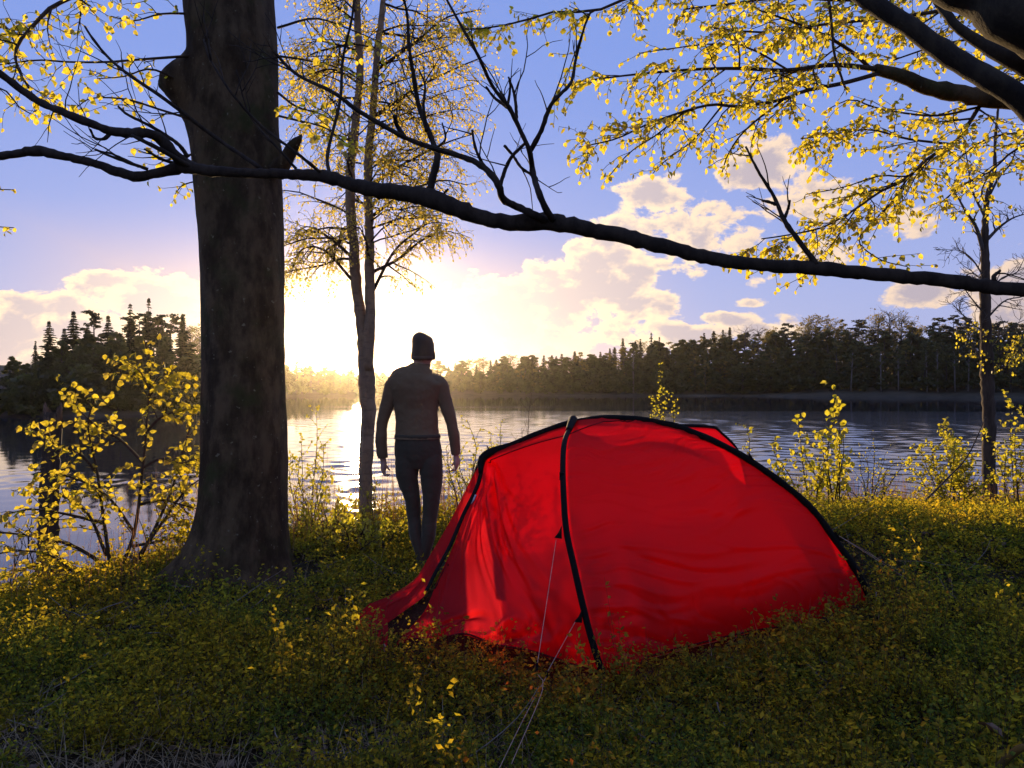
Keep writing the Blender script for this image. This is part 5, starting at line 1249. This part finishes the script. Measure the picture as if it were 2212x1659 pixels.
# ------------------------------------------------------------------ ground cover
def scatter_area(rng, n, d0, d1, xmax=.78):
    d = np.sqrt(rng.uniform(d0 ** 2, d1 ** 2, n)); u = rng.uniform(-xmax, xmax, n); return u * d, d
TENT_POLY = np.array([(0.49, 3.95), (2.4, 5.0), (2.1, 6.5), (-.35, 5.6), (-.95, 4.6), (-.7, 4.25)])
def inside(poly, x, y):
    r = np.zeros(len(x), bool); j = len(poly) - 1
    for i in range(len(poly)):
        xi, yi = poly[i]; xj, yj = poly[j]
        c = ((yi > y) != (yj > y)) & (x < (xj - xi) * (y - yi) / (yj - yi + 1e-12) + xi); r ^= c; j = i
    return r
def bilberry(name, n, d0, d1, lsz, per, h0, h1, seed, label, thr=.30):
    rng = np.random.RandomState(seed)
    x, y = scatter_area(rng, n, d0, d1)
    t = y - np.interp(x, EX, EY)
    cover = vnoise(x * 1.1 + 3, y * 1.1, 21) * .45 + vnoise(x * 3.3, y * 3.3 + 9, 22) * .55
    bare = smoothstep(-x / y, -.1, .45) * smoothstep(y, 3.7, 2.8) * .38
    keep = (t < .9) & ~inside(TENT_POLY, x, y) & (cover - bare > thr) & (np.hypot(x + 1.9, y - 5.8) > .42)
    x, y, cover = x[keep], y[keep], cover[keep]
    k = len(x); h = (h0 + (h1 - h0) * rng.uniform(0, 1, k) ** 1.2) * (.25 + 1.25 * cover) * (.6 + .8 * vnoise(x * .9 + 40, y * .9, 77))
    z = gz(x, y)
    ns = 6   # shoots per plant
    tip = np.stack([rng.normal(0, .075, (k, ns)), rng.normal(0, .075, (k, ns)), rng.uniform(.55, 1.1, (k, ns)) * h[:, None]], -1)
    L = per
    si = rng.randint(0, ns, (k, L)); f = rng.uniform(.30, 1.0, (k, L)) ** .8
    tp = np.take_along_axis(tip, si[..., None], 1)
    pos = np.stack([x, y, z], -1)[:, None] + tp * f[..., None] + rng.normal(0, .010, (k, L, 3))
    ax = rng.normal(size=(k, L, 3)); ax[..., 2] = ax[..., 2] * .5 + .35
    nr = rng.normal(size=(k, L, 3)) * .8; nr[..., 2] += .6
    pos = pos.reshape(-1, 3); ax = unit(ax.reshape(-1, 3)); fr = leaf_frames(ax, nr.reshape(-1, 3))
    sz = lsz * rng.uniform(.6, 1.25, len(pos))
    q = np.array([[0, 0, 0], [.30, .5, .08], [0, 1, 0], [-.30, .5, .08]])
    Wv = np.einsum('nij,vj->nvi', fr * sz[:, None, None], q) + pos[:, None]
    kk = np.arange(len(pos))[:, None, None] * 4
    T = (np.array([[0, 1, 2], [0, 2, 3]])[None] + kk).reshape(-1, 3)
    o = obj(name, mesh_from(name, Wv.reshape(-1, 3), [T], False), LEAF_BILBERRY)
    tag(o, label, 'ground cover', None, 'stuff')
    # wiry stems
    ns = 3; base = np.stack([x, y, z], -1)[:, None].repeat(ns, 1); tipw = base + tip[:, :3]
    c3 = np.array([(1, 0), (-.5, .87), (-.5, -.87)]) * .0016
    Vb = base[:, :, None] + np.concatenate([c3, np.zeros((3, 1))], 1); Vt = tipw[:, :, None] + np.concatenate([c3 * .4, np.zeros((3, 1))], 1)
    VV = np.concatenate([Vb, Vt], 2).reshape(-1, 3); kk = np.arange(k * ns)[:, None, None] * 6
    Qs = (np.array([[0, 1, 4, 3], [1, 2, 5, 4], [2, 0, 3, 5]])[None] + kk).reshape(-1, 4)
    so_ = obj('stems', mesh_from('stems', VV, [Qs], False), BARK_TWIG, o); so_['kind'] = 'stuff'
    return len(pos)
nb = bilberry('bilberry_cover', 4600, 2.3, 4.6, .023, 44, .08, .30, 301, 'low dark green bilberry carpet in front of the tent')
nb += bilberry('bilberry_cover', 6200, 4.6, 7.4, .027, 28, .07, .22, 302, 'bilberry carpet round the tent and the great trunk')
nb += bilberry('bilberry_cover', 9000, 7.4, 13.0, .034, 18, .10, .30, 303, 'sunlit yellow green bilberry on the bank edge behind the tent')
nb += bilberry('bilberry_cover', 420, 2.5, 6.5, .032, 34, .30, .50, 304, 'taller broad leaved bilberry shoots standing above the carpet', .40)
print('bilberry leaves', nb)
# dry grass, dead leaves and fine stems
def blades(name, label, xs, ys, zs, hgt, wdt, m, seed, lean=.5, cat='grass', curve=.5):
    rng = np.random.RandomState(seed); k = len(xs)
    a = rng.uniform(0, 6.283, k); d = np.stack([np.cos(a), np.sin(a), 0 * a], -1); sd = np.stack([-d[:, 1], d[:, 0], 0 * a], -1)
    b = np.stack([xs, ys, zs], -1); ln = lean * rng.uniform(.2, 1.2, k)
    Vs = []
    for f in (0, .35, .7, 1.0):
        c = b + d * (hgt * ln * f ** (1 + curve))[:, None] + np.stack([0 * a, 0 * a, hgt * (f - .35 * ln * f * f)], -1)
        w_ = (wdt * (1 - .85 * f))[:, None]; Vs += [c - sd * w_, c + sd * w_]
    VV = np.stack(Vs, 1).reshape(-1, 3); kk = np.arange(k)[:, None, None] * 8
    Qs = (np.array([[0, 1, 3, 2], [2, 3, 5, 4], [4, 5, 7, 6]])[None] + kk).reshape(-1, 4)
    return tag(obj(name, mesh_from(name, VV, [Qs], False), m), label, cat, None, 'stuff')
DRY = leafmat('dry_grass', (.36, .26, .13), (.26, .17, .07), .35, .4, 30)
STALK = leafmat('brown_stalk', (.13, .08, .045), (.38, .18, .06), .4, .4, 20)
rng = np.random.RandomState(401)
x, y = scatter_area(rng, 5200, 2.4, 4.2); kp = (-x / y + .35 * vnoise(x * 2, y * 2, 31) > .02) & (y < 3.5 + vnoise(x * 2, y * 0, 5)); x, y = x[kp], y[kp]
blades('dry_grass', 'dry pale grass tangled in the bottom left corner', x, y, gz(x, y), rng.uniform(.07, .24, len(x)), rng.uniform(.0012, .0032, len(x)), DRY, 402, 1.7)
x, y = scatter_area(rng, 1500, 2.4, 6.5); kp = ~inside(TENT_POLY, x, y); x, y = x[kp], y[kp]
blades('dry_grass', 'scattered pale grass blades poking through the bilberry', x, y, gz(x, y) + .04, rng.uniform(.08, .22, len(x)), rng.uniform(.001, .0026, len(x)), DRY, 403, 1.6)
k = 1700; x = rng.uniform(-2.9, 2.0, k); y = np.interp(x, EX, EY) + rng.uniform(-.6, 1.6, k) - .3
blades('shore_stalks', 'dense brown dead stalks on the bank edge under the birch', x, y, gz(x, y), rng.uniform(.25, .95, k) * (1 - .3 * (x > 0)), rng.uniform(.0015, .0035, k), STALK, 404, .25)
k = 2600; x = rng.uniform(2.0, 9.5, k); y = np.interp(x, EX, EY) + rng.uniform(-.5, 1.0, k)
blades('shore_stalks', 'reddish dead stalks along the bank edge right of the tent', x, y, gz(x, y), rng.uniform(.2, .6, k), rng.uniform(.0015, .004, k), STALK, 405, .3)
k = 900; x = rng.uniform(-6, -2.4, k); y = np.interp(x, EX, EY) + rng.uniform(-.4, 2.5, k)
blades('shore_stalks', 'thin grey stalks on the left bank near the dead stump', x, y, gz(x, y), rng.uniform(.2, .8, k), rng.uniform(.0012, .003, k), STALK, 406, .3)
# fallen twigs
mb = MB(); x, y = scatter_area(rng, 130, 2.4, 6.0); kp = ~inside(TENT_POLY, x, y)
for a_, b_ in zip(x[kp], y[kp]):
    an = rng.uniform(0, 6.283); ln = rng.uniform(.12, .5); z0 = float(gz(a_, b_)) + rng.uniform(.03, .12)
    q = wander(rng, (a_, b_, z0), (math.cos(an), math.sin(an), rng.uniform(-.1, .25)), ln, 6, .13); mb.tube(q, np.linspace(rng.uniform(.002, .0045), .001, 7), 5)
tag(mb.build('fallen_twigs', plain('grey_dead_twig', (.20, .165, .13), .9, .1)), 'thin pale fallen twigs lying in the bilberry', 'twigs', None, 'stuff')
# dead leaves on the ground
lv = Leaves(); x, y = scatter_area(rng, 2500, 2.3, 6.0)
kp = ~inside(TENT_POLY, x, y)
for a_, b_ in zip(x[kp], y[kp]):
    lv.add(np.array([a_, b_, float(gz(a_, b_)) + .012 + rng.uniform(0, .05)]), np.array([*rng.normal(size=2), rng.normal() * .25]), np.array([*(rng.normal(size=2) * .45), 1.0]), rng.uniform(.03, .06))
DEADL = leafmat('dead_leaf', (.17, .10, .05), (.16, .08, .03), .3, .5, 25)
dl = thing('leaf_litter', 'brown dead leaves lying between the bilberry stems', 'leaf litter', (0, 3, 2.4)); dl['kind'] = 'stuff'
lv.build(dl, DEADL, 0)
tag(obj('dead_leaf', mesh_from('dead_leaf', (LV * [1, 1, 2.5]) @ np.array(Euler((.4, .3, .6)).to_matrix()).T * .10 + P(3752 * .576, 2755 * .576, 2.9) * 0 + (P(2166, 1592, 2.85)), [LQ, LT]), DEADL), 'single large curled dead leaf in the bottom right corner', 'leaf')
# mossy root arching at the lower right
MOSS = barkmat('mossy_root', (.10, .07, .02), (.16, .09, .02), 30, 1, None, 14, .006)
mb = MB(); q = spline(np.array([P(2150, 1665, 2.75), P(2185, 1630, 2.7), P(2215, 1615, 2.68), P(2260, 1640, 2.65)]), 16); mb.tube(q, .013, 10); tag(mb.build('mossy_stick', MOSS), 'mossy orange brown stick arching in the bottom right corner', 'stick')
# ------------------------------------------------------------------ haze volume added to give the sun's golden glare
m = bpy.data.materials.new('sun_glow_haze'); m.use_nodes = True; m.node_tree.nodes.clear()
x = NX(m.node_tree); o = x.new('ShaderNodeOutputMaterial'); v = x.new('ShaderNodeVolumePrincipled')
v.inputs['Color'].default_value = (1.0, 0.90, 0.76, 1); v.inputs['Density'].default_value = 0.00008; v.inputs['Anisotropy'].default_value = 0.90
x.link(v.outputs[0], o.inputs['Volume'])
mb = MB(); mb.box((0, 0, 20.5), (2600, 2600, 23.5))
hz = mb.build('haze', m, None, False)
tag(hz, 'thin haze volume added over the lake for the golden sun glow', 'haze', None, 'stuff')
